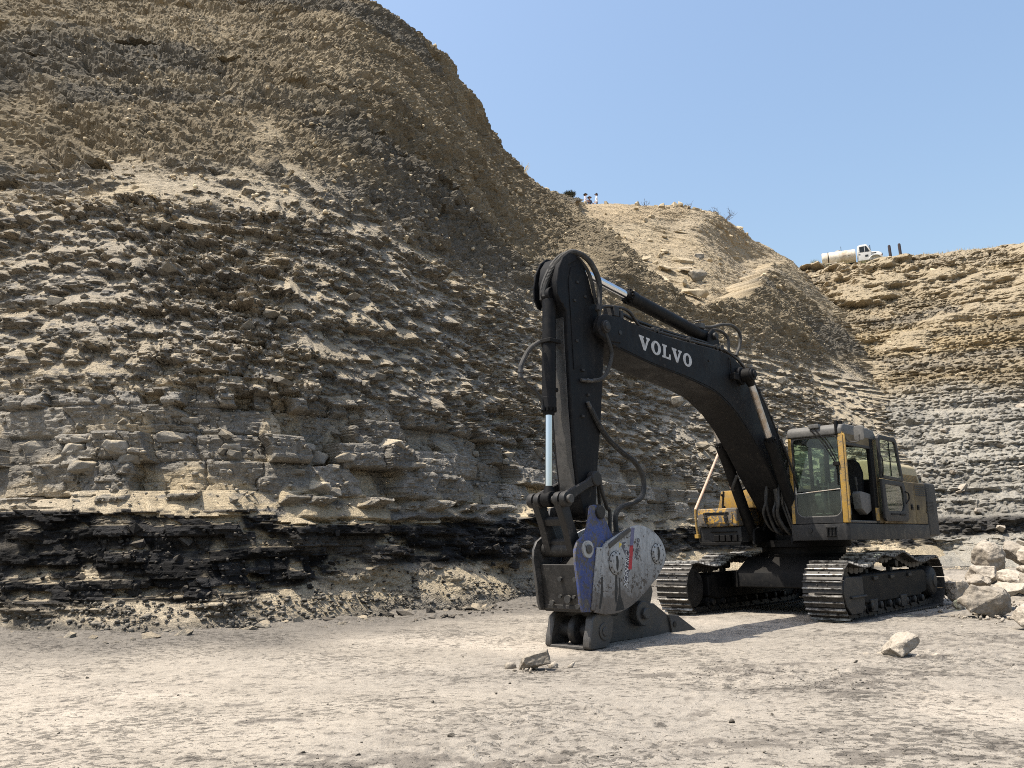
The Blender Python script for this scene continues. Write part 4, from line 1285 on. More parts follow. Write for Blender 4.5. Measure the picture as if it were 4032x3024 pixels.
    pipe([(6.40, .25, 4.30), (6.38, .25, 4.40), (6.28, .25, 4.47), (6.09, .25, 4.50), (5.84, .25, 4.53), (5.67, .25, 4.50), (5.54, .25, 4.41), (5.4, .25, 4.345), (4.89, .25, 4.345), (4.07, .25, 4.36), (3.18, .25, 4.39), (2.88, .25, 4.37), (2.5, .25, 4.27), (2.14, .25, 4.07), (1.85, .25, 3.83), (1.5, .25, 3.45), (1.2, .25, 3.05), (.9, .25, 2.65)], .022, 'steel_dark')
    pipe([(5.90, .12, 4.48), (5.63, .12, 4.50), (5.34, .12, 4.47), (4.25, .12, 4.45), (3.56, .12, 4.47), (2.89, .12, 4.45), (2.43, .12, 4.32), (2.01, .12, 4.05), (1.6, .12, 3.65), (1.2, .12, 3.15), (.8, .12, 2.6)], .026, 'steel_dark')
    pipe([(5.95, -.02, 4.46), (5.3, -.02, 4.43), (4.2, -.02, 4.42), (2.9, -.02, 4.42), (2.3, -.02, 4.25), (1.7, -.02, 3.75), (1.1, -.02, 3.0)], .026, 'steel_dark')
    pipe([(5.6, -.2, 4.38), (4.2, -.2, 4.36), (2.9, -.2, 4.37), (2.2, -.2, 4.1), (1.5, -.2, 3.45)], .024, 'steel_dark')
    for (u, w) in ((5.08, 4.35), (4.97, 4.35), (4.1, 4.365), (3.25, 4.39), (3.12, 4.39), (2.2, 4.12), (1.85, 3.84), (1.45, 3.40), (1.3, 3.2)):
        m = MB(); m.obox((u, .25, w), (.05, .075, .075)); m.build('pipe_clamp', 'steel_dark', bo, 0.006)
        if u > 3:
            m = MB(); m.obox((u - .3, .05, w + .09), (.05, .2, .07)); m.build('pipe_clamp', 'steel_dark', bo, 0.006)
    m = MB(); m.obox((6.05, .2, 4.44), (.12, .2, .16)); m.obox((5.9, .2, 4.42), (.08, .16, .12)); m.build('valve_block', 'steel_dark', bo, 0.012)
    m = MB(); m.tube([(2.93, .3, 4.26), (2.93, .325, 4.2), (2.93, .325, 4.02), (2.90, .33, 3.96)], .013, 6, 3); m.obox((2.90, .36, 3.93), (.13, .1, .11)); m.build('work_lamp', 'paint_dark', bo, 0.01)

    # ---- cylinders
    def cylinder(name, p0, p1, split, r, rr, rodmat, mats=('paint_black',), eye=.10, ev=(0, 1, 0), hw=.07):
        """barrel from p0 to split, rod on to p1"""
        root = empty(name, (0, 0, 0), 0, EX)
        p0, p1 = Vector(p0), Vector(p1); d = (p1 - p0).normalized(); S = p0.lerp(p1, split)
        e = Vector(ev)
        m = MB(); m.cyl(p0 + d * eye * .7, S, r, n=28); m.cyl(S - d * .16, S - d * .015, r * 1.09, n=28); m.cyl(p0 - e * hw, p0 + e * hw, eye, n=20)
        m.build('barrel', mats[0], root, 0.006)
        m = MB(); m.cyl(S - d * .02, S + d * .07, r * .92, r * .80, n=24)
        q = d.to_track_quat('Z', 'Y')
        for i in range(12):
            a = 2 * math.pi * i / 12; k = q @ Vector((math.cos(a), math.sin(a), 0)) * r * .99
            m.cyl(S - d * .03 + k, S + d * .03 + k, .016, n=6)
        m.build('gland', 'paint_dark', root, 0.004)
        m = MB(); m.cyl(S, p1 - d * eye * .6, rr, n=24); m.build('rod', rodmat, root)
        m = MB(); m.cyl(p1 - e * hw, p1 + e * hw, eye, n=20); m.cyl(p1 - d * eye * 1.7, p1 - d * eye * .5, rr * 1.02, eye * .8, n=16); m.build('rod_eye', 'paint_dark', root, 0.008)
        return root
    ac = cylinder('arm_cylinder', (3.10, 0, 4.62), (6.68, 0, 5.02), .625, .105, .060, 'chrome', eye=.11)
    m = MB()
    for s in (-1, 1): m.prism([(2.85, 4.28), (2.95, 4.62), (3.02, 4.72), (3.14, 4.74), (3.24, 4.66), (3.36, 4.30)], s * .10, s * .145)
    m.build('cylinder_bracket', 'paint_black', bo, 0.01)
    m = MB(); m.cyl((3.10, -.2, 4.62), (3.10, .2, 4.62), .06, n=18); m.build('bracket_pin', 'steel_dark', bo, 0.006)
    for s in (-1, 1):
        v = .46 * s
        cylinder('boom_cylinder', (1.05, v, 1.36), (2.62, v, 3.98), .60, .098, .058, 'chrome_dusty', ('paint_dark',), eye=.115, hw=.075)
        m = MB(); m.tube([(1.72, v + .12 * s, 2.83), (1.60, v + .13 * s, 2.6), (1.25, v + .13 * s, 2.0), (1.12, v + .12 * s, 1.8)], .017, 6, 3); m.build('cylinder_pipe', 'steel_dark', bo)
    m = MB(); m.cyl((2.62, -.57, 3.98), (2.62, .57, 3.98), .10, n=22); m.cyl((2.62, .30, 3.98), (2.62, .37, 3.98), .15, n=24); m.cyl((2.62, -.37, 3.98), (2.62, -.30, 3.98), .15, n=24)
    m.cyl((2.62, .54, 3.98), (2.62, .60, 3.98), .06, n=16)
    m.build('cylinder_crossbar', 'paint_black', bo, 0.01)
    m = MB()
    for s in (-1, 1):
        m.prism([(.5, 1.27), (1.25, 1.20), (1.22, 1.46), (1.05, 1.52), (.85, 1.45), (.5, 1.95), (.1, 1.9), (.1, 1.27)], s * .33, s * .38)
    m.build('boom_foot_bracket', 'paint_dark', hs, 0.01)

    # ---- arm
    ar = empty('arm', (0, 0, 0), 0, EX)
    aw = .175
    AP = [(6.86, 5.08), (7.02, 5.03), (7.12, 4.90), (7.165, 4.70), (7.16, 4.50), (7.10, 4.36), (7.01, 4.28), (7.0, 3.8), (6.965, 3.0), (6.91, 2.3), (6.84, 1.85), (6.79, 1.66), (6.70, 1.57), (6.58, 1.60), (6.52, 1.72), (6.46, 2.2), (6.34, 2.9), (6.25, 3.6), (6.21, 3.95), (6.22, 4.2), (6.31, 4.42), (6.43, 4.62), (6.51, 4.85), (6.62, 5.02), (6.74, 5.09)]
    m = MB(); m.prism(AP, -aw, aw)
    m.build('arm_beam', 'paint_black', ar, 0.012)
    m = MB()                                      # front cover plate, worn pale
    fp = [(7.01, 4.20), (7.0, 3.8), (6.965, 3.0), (6.91, 2.3), (6.85, 1.90)]
    m.prism([(u + .003, w) for u, w in fp] + [(u + .016, w) for u, w in fp[::-1]], -.13, .125)
    m.build('arm_front_plate', 'steel_worn', ar, 0.003)
    m = MB()
    for s in (-1, 1):
        m.prism([(6.80, 5.12), (6.95, 5.10), (7.08, 5.0), (7.18, 4.82), (7.225, 4.62), (7.215, 4.46), (7.15, 4.36), (7.08, 4.34), (7.02, 4.5), (7.03, 4.75), (6.97, 4.92), (6.80, 5.02)], s * .10 + (.075 if s > 0 else -.10), s * .10 + (.10 if s > 0 else -.125))
    m.build('cylinder_cheek', 'paint_black', ar, 0.008)
    m = MB()                                      # reinforcing doubler plate on the side
    m.prism([(6.93, 4.20), (6.96, 4.7), (6.90, 4.90), (6.76, 4.96), (6.62, 4.86), (6.58, 4.6), (6.66, 4.3), (6.72, 3.6), (6.90, 3.5)], aw, aw + .012)
    m.build('side_doubler', 'paint_black', ar, 0.006)
    for (u, w) in ((6.78, 4.72), (6.85, 4.45), (6.62, 4.55), (6.83, 3.9), (6.72, 3.52), (6.62, 3.2), (6.75, 2.9)):
        m = MB(); m.obox((u, aw + .012, w), (.05, .03, .035)); m.build('hose_lug', 'steel_dark', ar, 0.004)
    m = MB(); m.cyl((6.60, -.24, 2.09), (6.60, .26, 2.09), .10, n=22); m.cyl((6.66, -.30, 1.66), (6.66, .34, 1.66), .095, n=22)
    m.build('arm_pin', 'steel_dark', ar, 0.01)
    cyl_b = cylinder('bucket_cylinder', (7.15, 0, 4.50), (7.26, 0, 1.82), .575, .090, .047, 'chrome', eye=.10)
    m = MB(); m.obox((7.172, 0, 3.86), (.22, .22, .05)); m.cyl((7.16, 0, 3.20), (7.16, 0, 3.24), .0945, n=26); m.build('cylinder_band', 'paint_dark', cyl_b, 0.006)
    # linkage
    lk = empty('linkage', (0, 0, 0), 0, EX)
    m = MB(); m.cyl((7.26, -.33, 1.81), (7.26, .36, 1.81), .052, n=18); m.cyl((7.26, .33, 1.81), (7.26, .37, 1.81), .06, n=8); m.build('link_pin', 'steel_worn', lk, 0.008)
    for v0 in (-.30, -.19, .13, .235):
        m = MB(); m.cyl((7.26, v0, 1.81), (7.26, v0 + .085, 1.81), .095, n=22); m.build('link_collar', 'steel_dark', lk, 0.014, 2)
    for s in (-1, 1):
        a, b = Vector((6.60, 0, 2.09)), Vector((7.26, 0, 1.81)); d = (b - a).normalized(); n_ = Vector((-d.z, 0, d.x))
        prof = [a + n_ * .075, a * .7 + b * .3 + n_ * .05, b + n_ * .075, b + d * .07, b - n_ * .075, a * .7 + b * .3 - n_ * .05, a - n_ * .075, a - d * .08]
        m = MB(); m.prism([(p.x, p.z) for p in prof], s * .20, s * .255); m.cyl((a.x, s * .19, a.z), (a.x, s * .275, a.z), .095, n=20)
        m.build('guide_link', 'steel_dark', lk, 0.012)
    # H shaped link down to the ripper
    a, b = Vector((7.26, 0, 1.81)), Vector((7.00, 0, 1.20)); d = (b - a).normalized(); n_ = Vector((d.z, 0, -d.x))
    m = MB()
    for s in (-1, 1):
        pr = [a - n_ * .085, a + n_ * .085, a * .55 + b * .45 + n_ * .075, b + n_ * .10, b + d * .09, b - n_ * .10, a * .55 + b * .45 - n_ * .075]
        m.prism([(p.x, p.z) for p in pr], s * .13, s * .235)
    for t0, t1 in ((.36, .50), (.80, 1.05)):
        c0, c1 = a.lerp(b, t0), a.lerp(b, t1)
        pr = [c0 - n_ * .05, c0 + n_ * .05, c1 + n_ * .05, c1 - n_ * .05]
        m.prism([(p.x, p.z) for p in pr], -.15, .15)
    m.cyl((7.0, -.30, 1.20), (7.0, .30, 1.20), .095, n=22)
    m.build('h_link', 'steel_dark', lk, 0.02, 2)

    # ---- ripper
    rp = empty('ripper', (0, 0, 0), 0, EX)
    disc = [(6.9, .44), (6.7, .40), (6.39, .41), (6.07, .5), (5.72, .68), (5.44, .87), (5.3, 1.02), (5.29, 1.15), (5.38, 1.30), (5.56, 1.42), (5.81, 1.49), (6.03, 1.48), (6.32, 1.39), (6.61, 1.29), (6.68, 1.23), (6.72, 1.06), (6.79, .78)]
    dsm = [(p.x, p.z) for p in spline([(p[0], 0, p[1]) for p in disc[1:14]], 3)] + disc[14:] + [disc[0]]
    m = MB(); m.prism(dsm, .36, .40)
    m.build('side_plate', 'ripper_grey', rp, 0.012, 2)
    m = MB(); m.prism(dsm, -.40, -.36)
    m.build('side_plate', 'ripper_grey', rp, 0.012, 2)
    inner = [(6.75, .47), (6.4, .47), (6.1, .56), (5.77, .73), (5.5, .91), (5.37, 1.05), (5.37, 1.14), (5.45, 1.26), (5.6, 1.36), (5.82, 1.42), (6.02, 1.41), (6.3, 1.33), (6.58, 1.23), (6.62, 1.0), (6.7, .7)]
    m = MB(); m.prism(inner, -.358, .358)
    m.build('gear_housing', 'steel_dark', rp, 0.01)
    blue = [(6.86, 1.73), (6.78, 1.75), (6.63, 1.70), (6.57, 1.57), (6.48, 1.43), (6.42, 1.35), (6.59, 1.27), (6.71, .98), (6.77, .69), (6.85, .48), (6.93, .445), (7.09, .455), (7.13, .55), (7.16, .80), (7.21, 1.07), (7.20, 1.20), (7.14, 1.30), (6.98, 1.39), (6.92, 1.53)]
    for s in (1, -1):
        m = MB(); m.prism(blue, s * .315, s * .357)
        m.build('bracket_plate', 'ripper_blue' if s > 0 else 'steel_worn', rp, 0.012, 2)
    m = MB(); m.prism([(6.80, 1.22), (6.60, 1.22), (6.79, .44), (6.95, .47)], .357, .385)
    m.build('bracket_flange', 'ripper_grey', rp, 0.008)
    m = MB(); m.prism([(6.60, 1.26), (6.30, 1.40), (6.12, 1.47), (6.10, 1.42), (6.30, 1.33), (6.58, 1.20)], .39, .42); m.build('guard_rib', 'steel_worn', rp, 0.008)
    m = MB(); m.prism([(7.06, 1.02), (7.10, 1.02), (7.02, .44), (6.90, .44)], -.314, .314); m.prism([(6.62, 1.10), (6.72, 1.0), (6.80, .5), (6.74, .46)], -.314, .314)
    m.prism([(7.04, .47), (6.85, .43), (6.60, .43), (6.60, .50), (7.04, .53)], -.314, .314)
    m.build('front_plate', 'steel_dark', rp, 0.01)
    m = MB()
    for v, w, r in ((.02, .84, .03), (.26, .84, .03), (.12, .60, .05), (0, .63, .022), (.22, .63, .022), (-.14, .55, .035), (.27, .52, .03)):
        u = 7.06 + (w - .5) * .09 + .02
        m = MB(); m.cyl((u - .02, v, w), (u + .012, v, w), r, n=14)
        m.build('plate_hole', 'rubber', rp)
    m = MB(); m.cyl((6.98, -.40, 1.20), (6.98, .41, 1.20), .055, n=18); m.build('ripper_pin', 'steel_worn', rp, 0.008)
    m = MB(); m.ring((6.98, .35, 1.20), (0, 1, 0), .105, .05, .035, 22); m.build('pin_boss', 'ripper_grey', rp)
    m = MB(); m.cyl((6.70, .32, 1.655), (6.70, .40, 1.655), .085, n=20); m.cyl((6.70, -.40, 1.655), (6.70, -.32, 1.655), .085, n=20); m.build('ripper_pin', 'steel_dark', rp, 0.012)
    for (u, w, r) in ((6.45, 1.02, .145), (5.50, 1.12, .135)):
        cv = MB(); cv.lathe([(0, 0), (r, 0), (r, .012), (r * .80, .020), (r * .78, .028), (r * .4, .032), (0, .032)], (u, .40, w), (0, 1, 0), 30)
        ob = cv.build('bearing_cover', 'ripper_grey', rp)
        m = MB()
        for i in range(10):
            a = 2 * math.pi * i / 10 + .2
            m.cyl((u + r * .88 * math.cos(a), .410, w + r * .88 * math.sin(a)), (u + r * .88 * math.cos(a), .424, w + r * .88 * math.sin(a)), .011, n=6)
        m.build('cover_bolt', 'rubber', rp)
        m = MB(); m.poly([(u + a_, .4325, w + b_) for a_, b_ in ((.03, .085), (.0, .09), (-.02, .03), (-.012, -.04), (.012, -.10), (.035, -.05), (.03, .02))], (0, .002, 0)); m.build('oil_stain', 'rubber', rp)
        m = MB(); m.ring((u, .398, w), (0, 1, 0), r * 1.05, r * .99, .006, 30); m.build('cover_gasket', 'steel_dark', rp)
    # markings on the side plate
    def on_plate(name, outline, mat, d=.0025):
        mm = MB(); mm.poly([(u, .4003, w) for u, w in outline], (0, d, 0)); return mm.build(name, mat, rp)
    on_plate('purple_stripe', [(6.075, 1.465), (6.005, 1.462), (6.055, 1.22), (6.13, 1.22)], 'decal_purple')
    on_plate('red_stripe', [(6.13, 1.235), (6.052, 1.235), (6.11, .93), (6.19, .93)], 'decal_red')
    on_plate('dark_stripe', [(6.215, 1.15), (6.135, 1.15), (6.195, .80), (6.285, .76)], 'decal_dark', .0015)
    on_plate('warning_triangle', [(6.36, 1.275), (6.30, 1.255), (6.36, 1.21)], 'decal_yellow')

    def text_on(body, size, p, ang, mat, name, shear=0.0, sx=1.0):
        me = text_mesh(name, body, size, shear, .001)
        me.materials.clear(); me.materials.append(MATS[mat])
        o = bpy.data.objects.new(name, me); link(o, rp)
        # text x runs along direction ang in the (u, w) plane, seen from +v (u grows to the left)
        ca, sa = math.cos(ang), math.sin(ang)
        X = Vector((-ca, 0, sa)); Y = Vector((sa, 0, ca))
        Z = X.cross(Y)
        M = Matrix((X * sx, Y, Z)).transposed().to_4x4(); M.translation = Vector((p[0], .4035, p[1]))
        o.matrix_local = M
        return o
    text_on('XCENTRIC', .118, (6.225, .70), rad(80), 'decal_text', 'lettering', .25, .78)
    text_on('RIPPER', .066, (6.185, .955), rad(78), 'decal_dark', 'lettering', .25, 1.05)
    text_on('XR40', .085, (5.985, 1.04), rad(72), 'decal_dark', 'lettering', 0.0, 1.5)
    # curled stripe emblem above the lettering
    for k in range(4):
        m = MB(); m.tube([(6.20 + .018 * k, .4035, 1.17 + .004 * k), (6.185 + .016 * k, .4035, 1.215 + .004 * k), (6.20 + .016 * k, .4035, 1.25), (6.235 + .010 * k, .4035, 1.262 - .006 * k)], .0045, 5, 4)
        m.build('emblem', 'decal_white', rp)
    m = MB(); m.poly([(u, .4003, w) for u, w in [(6.17, 1.13), (6.18, 1.24), (6.22, 1.28), (6.29, 1.275), (6.31, 1.22), (6.27, 1.16), (6.24, 1.12)]], (0, .0015, 0)); m.build('emblem_ground', 'decal_dark', rp)
    for pts in ([(6.47, .88), (6.435, .88), (6.43, .70), (6.455, .56), (6.48, .50), (6.50, .60)], [(6.40, .84), (6.37, .83), (6.375, .62), (6.33, .52), (6.30, .44), (6.50, .43), (6.44, .56), (6.405, .66)], [(6.76, .86), (6.73, .86), (6.75, .62), (6.80, .48), (6.835, .48), (6.79, .66)]):
        on_plate('oil_stain', pts, 'rubber', .0012)
    # shank, tooth, rollers
    m = MB(); m.prism([(6.55, .37), (5.95, .40), (5.64, .46), (5.22, .44), (4.86, .25), (4.82, .0), (5.37, .0), (6.6, .01), (6.7, .2)], -.11, .13)
    m.build('shank', 'steel_worn', rp, 0.014)
    m = MB(); m.prism([(5.75, .42), (5.78, .72), (5.30, .86), (5.22, .60), (5.30, .42)], -.10, .12); m.build('shank_web', 'steel_worn', rp, 0.01)
    m = MB(); m.poly([(4.90, -.14, .27), (4.70, -.13, .25), (4.33, -.02, .0), (4.85, -.14, -.012)], (0, .30, 0))
    m.build('tooth', 'steel_worn', rp, 0.008)
    m = MB(); m.cyl((4.79, .155, .13), (4.79, .175, .13), .04, n=14); m.build('tooth_pin', 'steel_dark', rp)
    m = MB(); m.cyl((5.66, -.30, .34), (5.66, .26, .34), .165, n=26); m.cyl((5.66, .25, .34), (5.66, .31, .34), .075, n=18); m.build('shank_boss', 'steel_worn', rp, 0.014)
    ear = [(6.91, .37), (6.82, .42), (6.55, .42), (6.49, .34), (6.50, .20), (6.56, .06), (6.66, .0), (6.95, .0), (6.99, .03), (6.97, .15), (6.93, .26)]
    m = MB(); m.prism(ear, .24, .36); m.build('foot_ear', 'steel_worn', rp, 0.014)
    m = MB(); m.prism(ear, -.36, -.26); m.build('foot_ear', 'steel_worn', rp, 0.014)
    m = MB(); m.prism([(6.98, .0), (6.98, .035), (6.72, .035), (6.72, .0)], -.28, .26); m.build('foot_plate', 'steel_worn', rp, 0.006)
    m = MB(); m.cyl((6.72, -.27, .20), (6.72, .25, .20), .095, n=22); m.lathe([(.09, -.07), (.175, -.07), (.19, -.05), (.19, .0), (.17, .03), (.09, .05)], (6.74, .02, .20), (0, 1, 0), 28)
    m.build('foot_roller', 'steel_dark', rp, 0.004)
    m = MB(); m.cyl((6.69, .355, .20), (6.69, .375, .20), .105, n=22); m.cyl((6.69, .37, .20), (6.69, .39, .20), .055, n=16); m.build('foot_pin', 'steel_worn', rp, 0.006)
    m = MB(); m.box(6.3, 6.72, -.3, .30, .36, .46); m.build('lower_body', 'steel_dark', rp, 0.01)

    # ---- hoses
    def hose(pts, r, ribs=False, mat='rubber'):
        mm = MB(); mm.tube(pts, r, 10, 8)
        ob = mm.build('hose', mat, EX)
        if ribs:
            P = spline(pts, 16); mm = MB()
            for i in range(1, len(P) - 1, 1):
                t = (P[i + 1] - P[i - 1]).normalized()
                mm.cyl(P[i] - t * .006, P[i] + t * .006, r * 1.22, n=10)
            mm.build('hose_guard', mat, ob)
        return ob

    def fitting(p, q, r):
        mm = MB(); p, q = Vector(p), Vector(q); d = (q - p)
        mm.cyl(p, p + d * .45, r, n=10); mm.cyl(p + d * .4, p + d * .6, r * 1.3, n=6); mm.cyl(p + d * .55, q, r * .9, n=10)
        return mm.build('hose_fitting', 'steel_worn', EX, 0.002)
    hose([(7.22, -.02, 4.46), (7.20, .0, 4.65), (7.08, .08, 4.93), (6.92, .16, 5.10), (6.78, .20, 5.13), (6.62, .24, 5.08), (6.50, .27, 4.95), (6.42, .28, 4.78), (6.42, .28, 4.55), (6.47, .28, 4.36)], .032, True)
    hose([(7.20, -.09, 4.44), (7.18, -.08, 4.66), (7.05, 0, 4.97), (6.88, .08, 5.13), (6.72, .12, 5.13), (6.5, .18, 4.9), (6.4, .2, 4.5)], .026)
    hose([(6.45, .28, 4.40), (6.42, .29, 4.20), (6.29, .31, 3.96), (6.22, .30, 3.79), (6.30, .28, 3.55), (6.42, .26, 3.43), (6.56, .22, 3.39)], .028)
    fitting((6.55, .22, 3.39), (6.78, .20, 3.375), .026)
    hose([(7.33, -.03, 3.84), (7.50, -.05, 3.72), (7.62, -.06, 3.55), (7.67, -.06, 3.46)], .026, True)
    fitting((7.67, -.06, 3.48), (7.68, -.06, 3.32), .03)
    hose([(7.68, -.06, 3.34), (7.58, -.05, 3.26), (7.42, -.04, 3.18), (7.31, -.03, 3.05), (7.30, -.03, 2.95)], .022)
    hose([(6.60, .2, 3.02), (6.45, .21, 2.82), (6.25, .2, 2.65), (5.89, .18, 2.48), (5.60, .16, 2.38), (5.41, .15, 2.22), (5.37, .15, 2.04), (5.46, .15, 1.88), (5.68, .14, 1.80), (5.91, .12, 1.74), (6.0, .1, 1.62), (6.0, .1, 1.40)], .030, True)
    hose([(6.44, .18, 2.16), (6.40, .18, 1.96), (6.30, .16, 1.80), (6.22, .12, 1.73), (6.13, .1, 1.68), (6.12, .08, 1.40)], .026)
    hose([(6.40, .12, 2.2), (6.36, .10, 2.0), (6.3, .06, 1.85), (6.22, 0, 1.7), (6.2, -.05, 1.4)], .022)
    fitting((6.66, .2, 3.1), (6.58, .2, 2.98), .028)
    hose([(3.30, .06, 4.76), (3.05, .08, 4.80), (2.72, .10, 4.90), (2.36, .11, 4.94), (2.12, .11, 4.84), (2.14, .1, 4.62), (2.30, .1, 4.42)], .028)
    hose([(3.15, -.08, 4.74), (2.85, -.06, 4.82), (2.55, -.03, 4.84), (2.36, 0, 4.74), (2.40, .02, 4.45)], .026)
    m = MB(); m.obox((3.38, .04, 4.76), (.16, .14, .09)); m.obox((3.42, .06, 4.84), (.16, .12, .02), (0, rad(12), 0)); m.build('port_block', 'steel_worn', bo, 0.01)
    rnd = random.Random(4)
    for i in range(7):                             # bundle at the foot of the boom
        v = .42 - .06 * i
        j1, j2, j3 = rnd.uniform(-.10, .10), rnd.uniform(-.12, .12), rnd.uniform(-.06, .06)
        hose([(1.2 - .05 * i, v, 2.6 + j1), (1.40 + j3, v + j3, 2.28 + j1), (1.50 + j1, v + j2 * .4, 1.95), (1.44 + j2, v - j1 * .5, 1.62 + j2), (1.2 + j1, v - j3, 1.42 + j3), (.8, v, 1.38)], rnd.choice((.018, .022, .027)))
        if i % 2: fitting((1.47 + j3, v + j3, 2.18 + j1), (1.51 + j1, v + j2 * .3, 1.96 + j1), .026)
    hose([(1.55, .44, 3.0), (1.35, .50, 2.55), (1.22, .52, 2.20), (1.05, .50, 2.05), (.8, .42, 2.2), (.7, .36, 2.4)], .024)
    hose([(1.8, -.30, 2.4), (1.75, -.42, 2.2), (1.5, -.5, 2.16), (1.2, -.5, 2.2), (1.0, -.4, 2.3)], .026)
    hose([(1.45, -.38, 2.7), (1.15, -.36, 2.2), (1.0, -.34, 2.05), (.7, -.3, 2.1)], .030)
    m = MB(); m.box(1.2, 1.35, -.02, .44, 2.18, 2.28); m.build('hose_manifold', 'steel_dark', bo, 0.01)
    return EX


excavator = build_excavator()


# ------------------------------------------------------------------ stones
from mathutils import noise as mnoise


def hull_bm(seed, n=16, p=3.2, jit=0.3):
    r = random.Random(seed)
    bm = bmesh.new()
    for i in range(n):
        d = Vector((r.gauss(0, 1), r.gauss(0, 1), r.gauss(0, 1)))
        k = (abs(d.x) ** p + abs(d.y) ** p + abs(d.z) ** p) ** (1 / p)
        bm.verts.new(d / k * (1 - jit * r.random()))
    g = bmesh.ops.convex_hull(bm, input=bm.verts)
    dead = [v for v in bm.verts if not v.link_faces]
    bmesh.ops.delete(bm, geom=dead, context='VERTS')
    return bm


def small_rock(seed, mat):
    bm = hull_bm(seed, 13)
    bmesh.ops.triangulate(bm, faces=bm.faces)
    me = bpy.data.meshes.new('rock')
    bm.to_mesh(me); bm.free()
    me.materials.append(MATS[mat])
    return me


def boulder_mesh(seed, size, n=15, rough=0.05, cuts=(3, 3), p=4.0):
    """angular block: hull, cut up, its faces roughened and its edges worn"""
    bm = hull_bm(seed, n, p, 0.32)
    for v in bm.verts: v.co = Vector((v.co.x * size[0] / 2, v.co.y * size[1] / 2, v.co.z * size[2] / 2))
    bmesh.ops.dissolve_limit(bm, angle_limit=rad(14), verts=bm.verts, edges=bm.edges)
    mn = min(size)
    bmesh.ops.bevel(bm, geom=list(bm.edges), offset=mn * 0.035, segments=1, affect='EDGES', clamp_overlap=True)
    bmesh.ops.triangulate(bm, faces=bm.faces)
    for c in cuts:
        bmesh.ops.subdivide_edges(bm, edges=[e for e in bm.edges if e.calc_length() > mn * 0.05], cuts=c, use_grid_fill=True)
        bmesh.ops.triangulate(bm, faces=[f for f in bm.faces if len(f.verts) > 4])
    bm.normal_update()
    o = Vector((seed * 3.7, seed * 1.3, 0))
    sv = {}
    for v in bm.verts:
        q = v.co / mn
        a = mnoise.fractal(q * 1.6 + o, 0.9, 2.1, 5) * rough + mnoise.noise(q * 9 + o) * rough * 0.22
        b = abs(mnoise.noise(Vector((q.x * 1.1, q.y * 1.1, q.z * 4.0)) + o)) * rough * -0.5
        sv[v] = v.co + v.normal * (a + b) * mn
    for v, c in sv.items(): v.co = c
    me = bpy.data.meshes.new('boulder')
    bm.to_mesh(me); bm.free()
    me.polygons.foreach_set('use_smooth', np.ones(len(me.polygons), bool))
    me.set_sharp_from_angle(angle=rad(38))
    return me


def boulder(name, label, cat, loc, size, rot, mat, seed, group=None, **kw):
    me = boulder_mesh(seed, size, **kw)
    me.materials.append(MATS[mat])
    o = bpy.data.objects.new(name, me)
    link(o)
    o.rotation_euler = rot
    M = Euler(rot).to_matrix()
    zs = sorted((M @ v.co).z for v in me.vertices)
    low = zs[max(0, len(zs) // 60)]
    o.location = (loc[0], loc[1], loc[2] - low - 0.015)
    return tag(o, label, cat, group)


PILE = 'pale boulders heaped beside the excavator'
for a in (
    ('tallest upright pale boulder at the back of the heap', (13.0, 23.2, 0.0), (.78, .62, 1.22), (rad(6), rad(-4), .3), 11),
    ('broad pale slab leaning at the back right of the heap', (14.3, 23.4, 0.25), (1.3, .9, .62), (rad(14), rad(22), .2), 12),
    ('grey brown block under the leaning slab in the heap', (13.9, 22.3, 0.0), (1.1, .8, .55), (rad(-6), rad(5), -.3), 13),
    ('flat pale slab overhanging a dark gap in the middle of the heap', (10.95, 18.6, 0.22), (.85, .75, .26), (rad(10), rad(9), .35), 14),
    ('brightest white wedge of rock next to the rear of the track', (10.1, 19.9, 0.0), (.62, .55, .32), (rad(4), rad(14), -.4), 15),
    ('rounded pale rock between the white wedge and the tall boulder', (11.0, 20.3, 0.0), (.60, .55, .46), (rad(-8), rad(6), .6), 16),
    ('largest low rounded boulder in the front of the heap', (7.75, 14.1, 0.0), (.92, .70, .50), (rad(-14), rad(-8), .25), 17),
    ('pale slab jutting over the largest low boulder', (8.75, 15.3, 0.18), (.68, .60, .24), (rad(-6), rad(-13), .5), 18),
    ('nearest pale boulder of the heap at the right edge', (7.28, 12.15, 0.0), (.50, .46, .36), (rad(8), rad(-10), -.2), 19),
    ('small cube shaped stone at the left foot of the heap', (8.0, 15.5, 0.0), (.19, .19, .17), (rad(5), rad(8), .5), 20),
    ('dusty grey stone behind the largest low boulder', (8.6, 16.5, 0.0), (.55, .5, .42), (rad(12), rad(-6), 1.1), 21),
    ('low broken stone at the left edge of the heap behind the track', (9.3, 18.0, 0.0), (.42, .36, .24), (rad(-5), rad(10), .8), 22),
    ('wide buried boulder under the flat slab in the heap', (11.5, 19.3, 0.0), (1.0, .9, .42), (rad(3), rad(-5), -.6), 23),
    ('pale block behind the nearest boulder at the right edge', (8.35, 13.6, 0.0), (.62, .55, .42), (rad(-10), rad(7), .9), 24),
    ('high tilted slab on top of the heap at the right edge', (12.2, 19.6, 0.42), (1.1, .9, .36), (rad(14), rad(16), .3), 25),
    ('broad block filling the heap between the flat slab and the right edge', (10.6, 17.2, 0.0), (.9, .8, .55), (rad(-6), rad(-9), .2), 26),
    ('chunky stone wedged between the tall boulder and the rounded rock', (11.9, 21.6, 0.0), (.75, .65, .55), (rad(9), rad(-12), .7), 27),
):
    boulder('boulder', a[0], 'boulder', a[1], (a[2][0] * 1.34, a[2][1] * 1.34, a[2][2] * 1.32), a[3], 'rock_pale', a[4], PILE, rough=0.10, p=3.0, n=18)
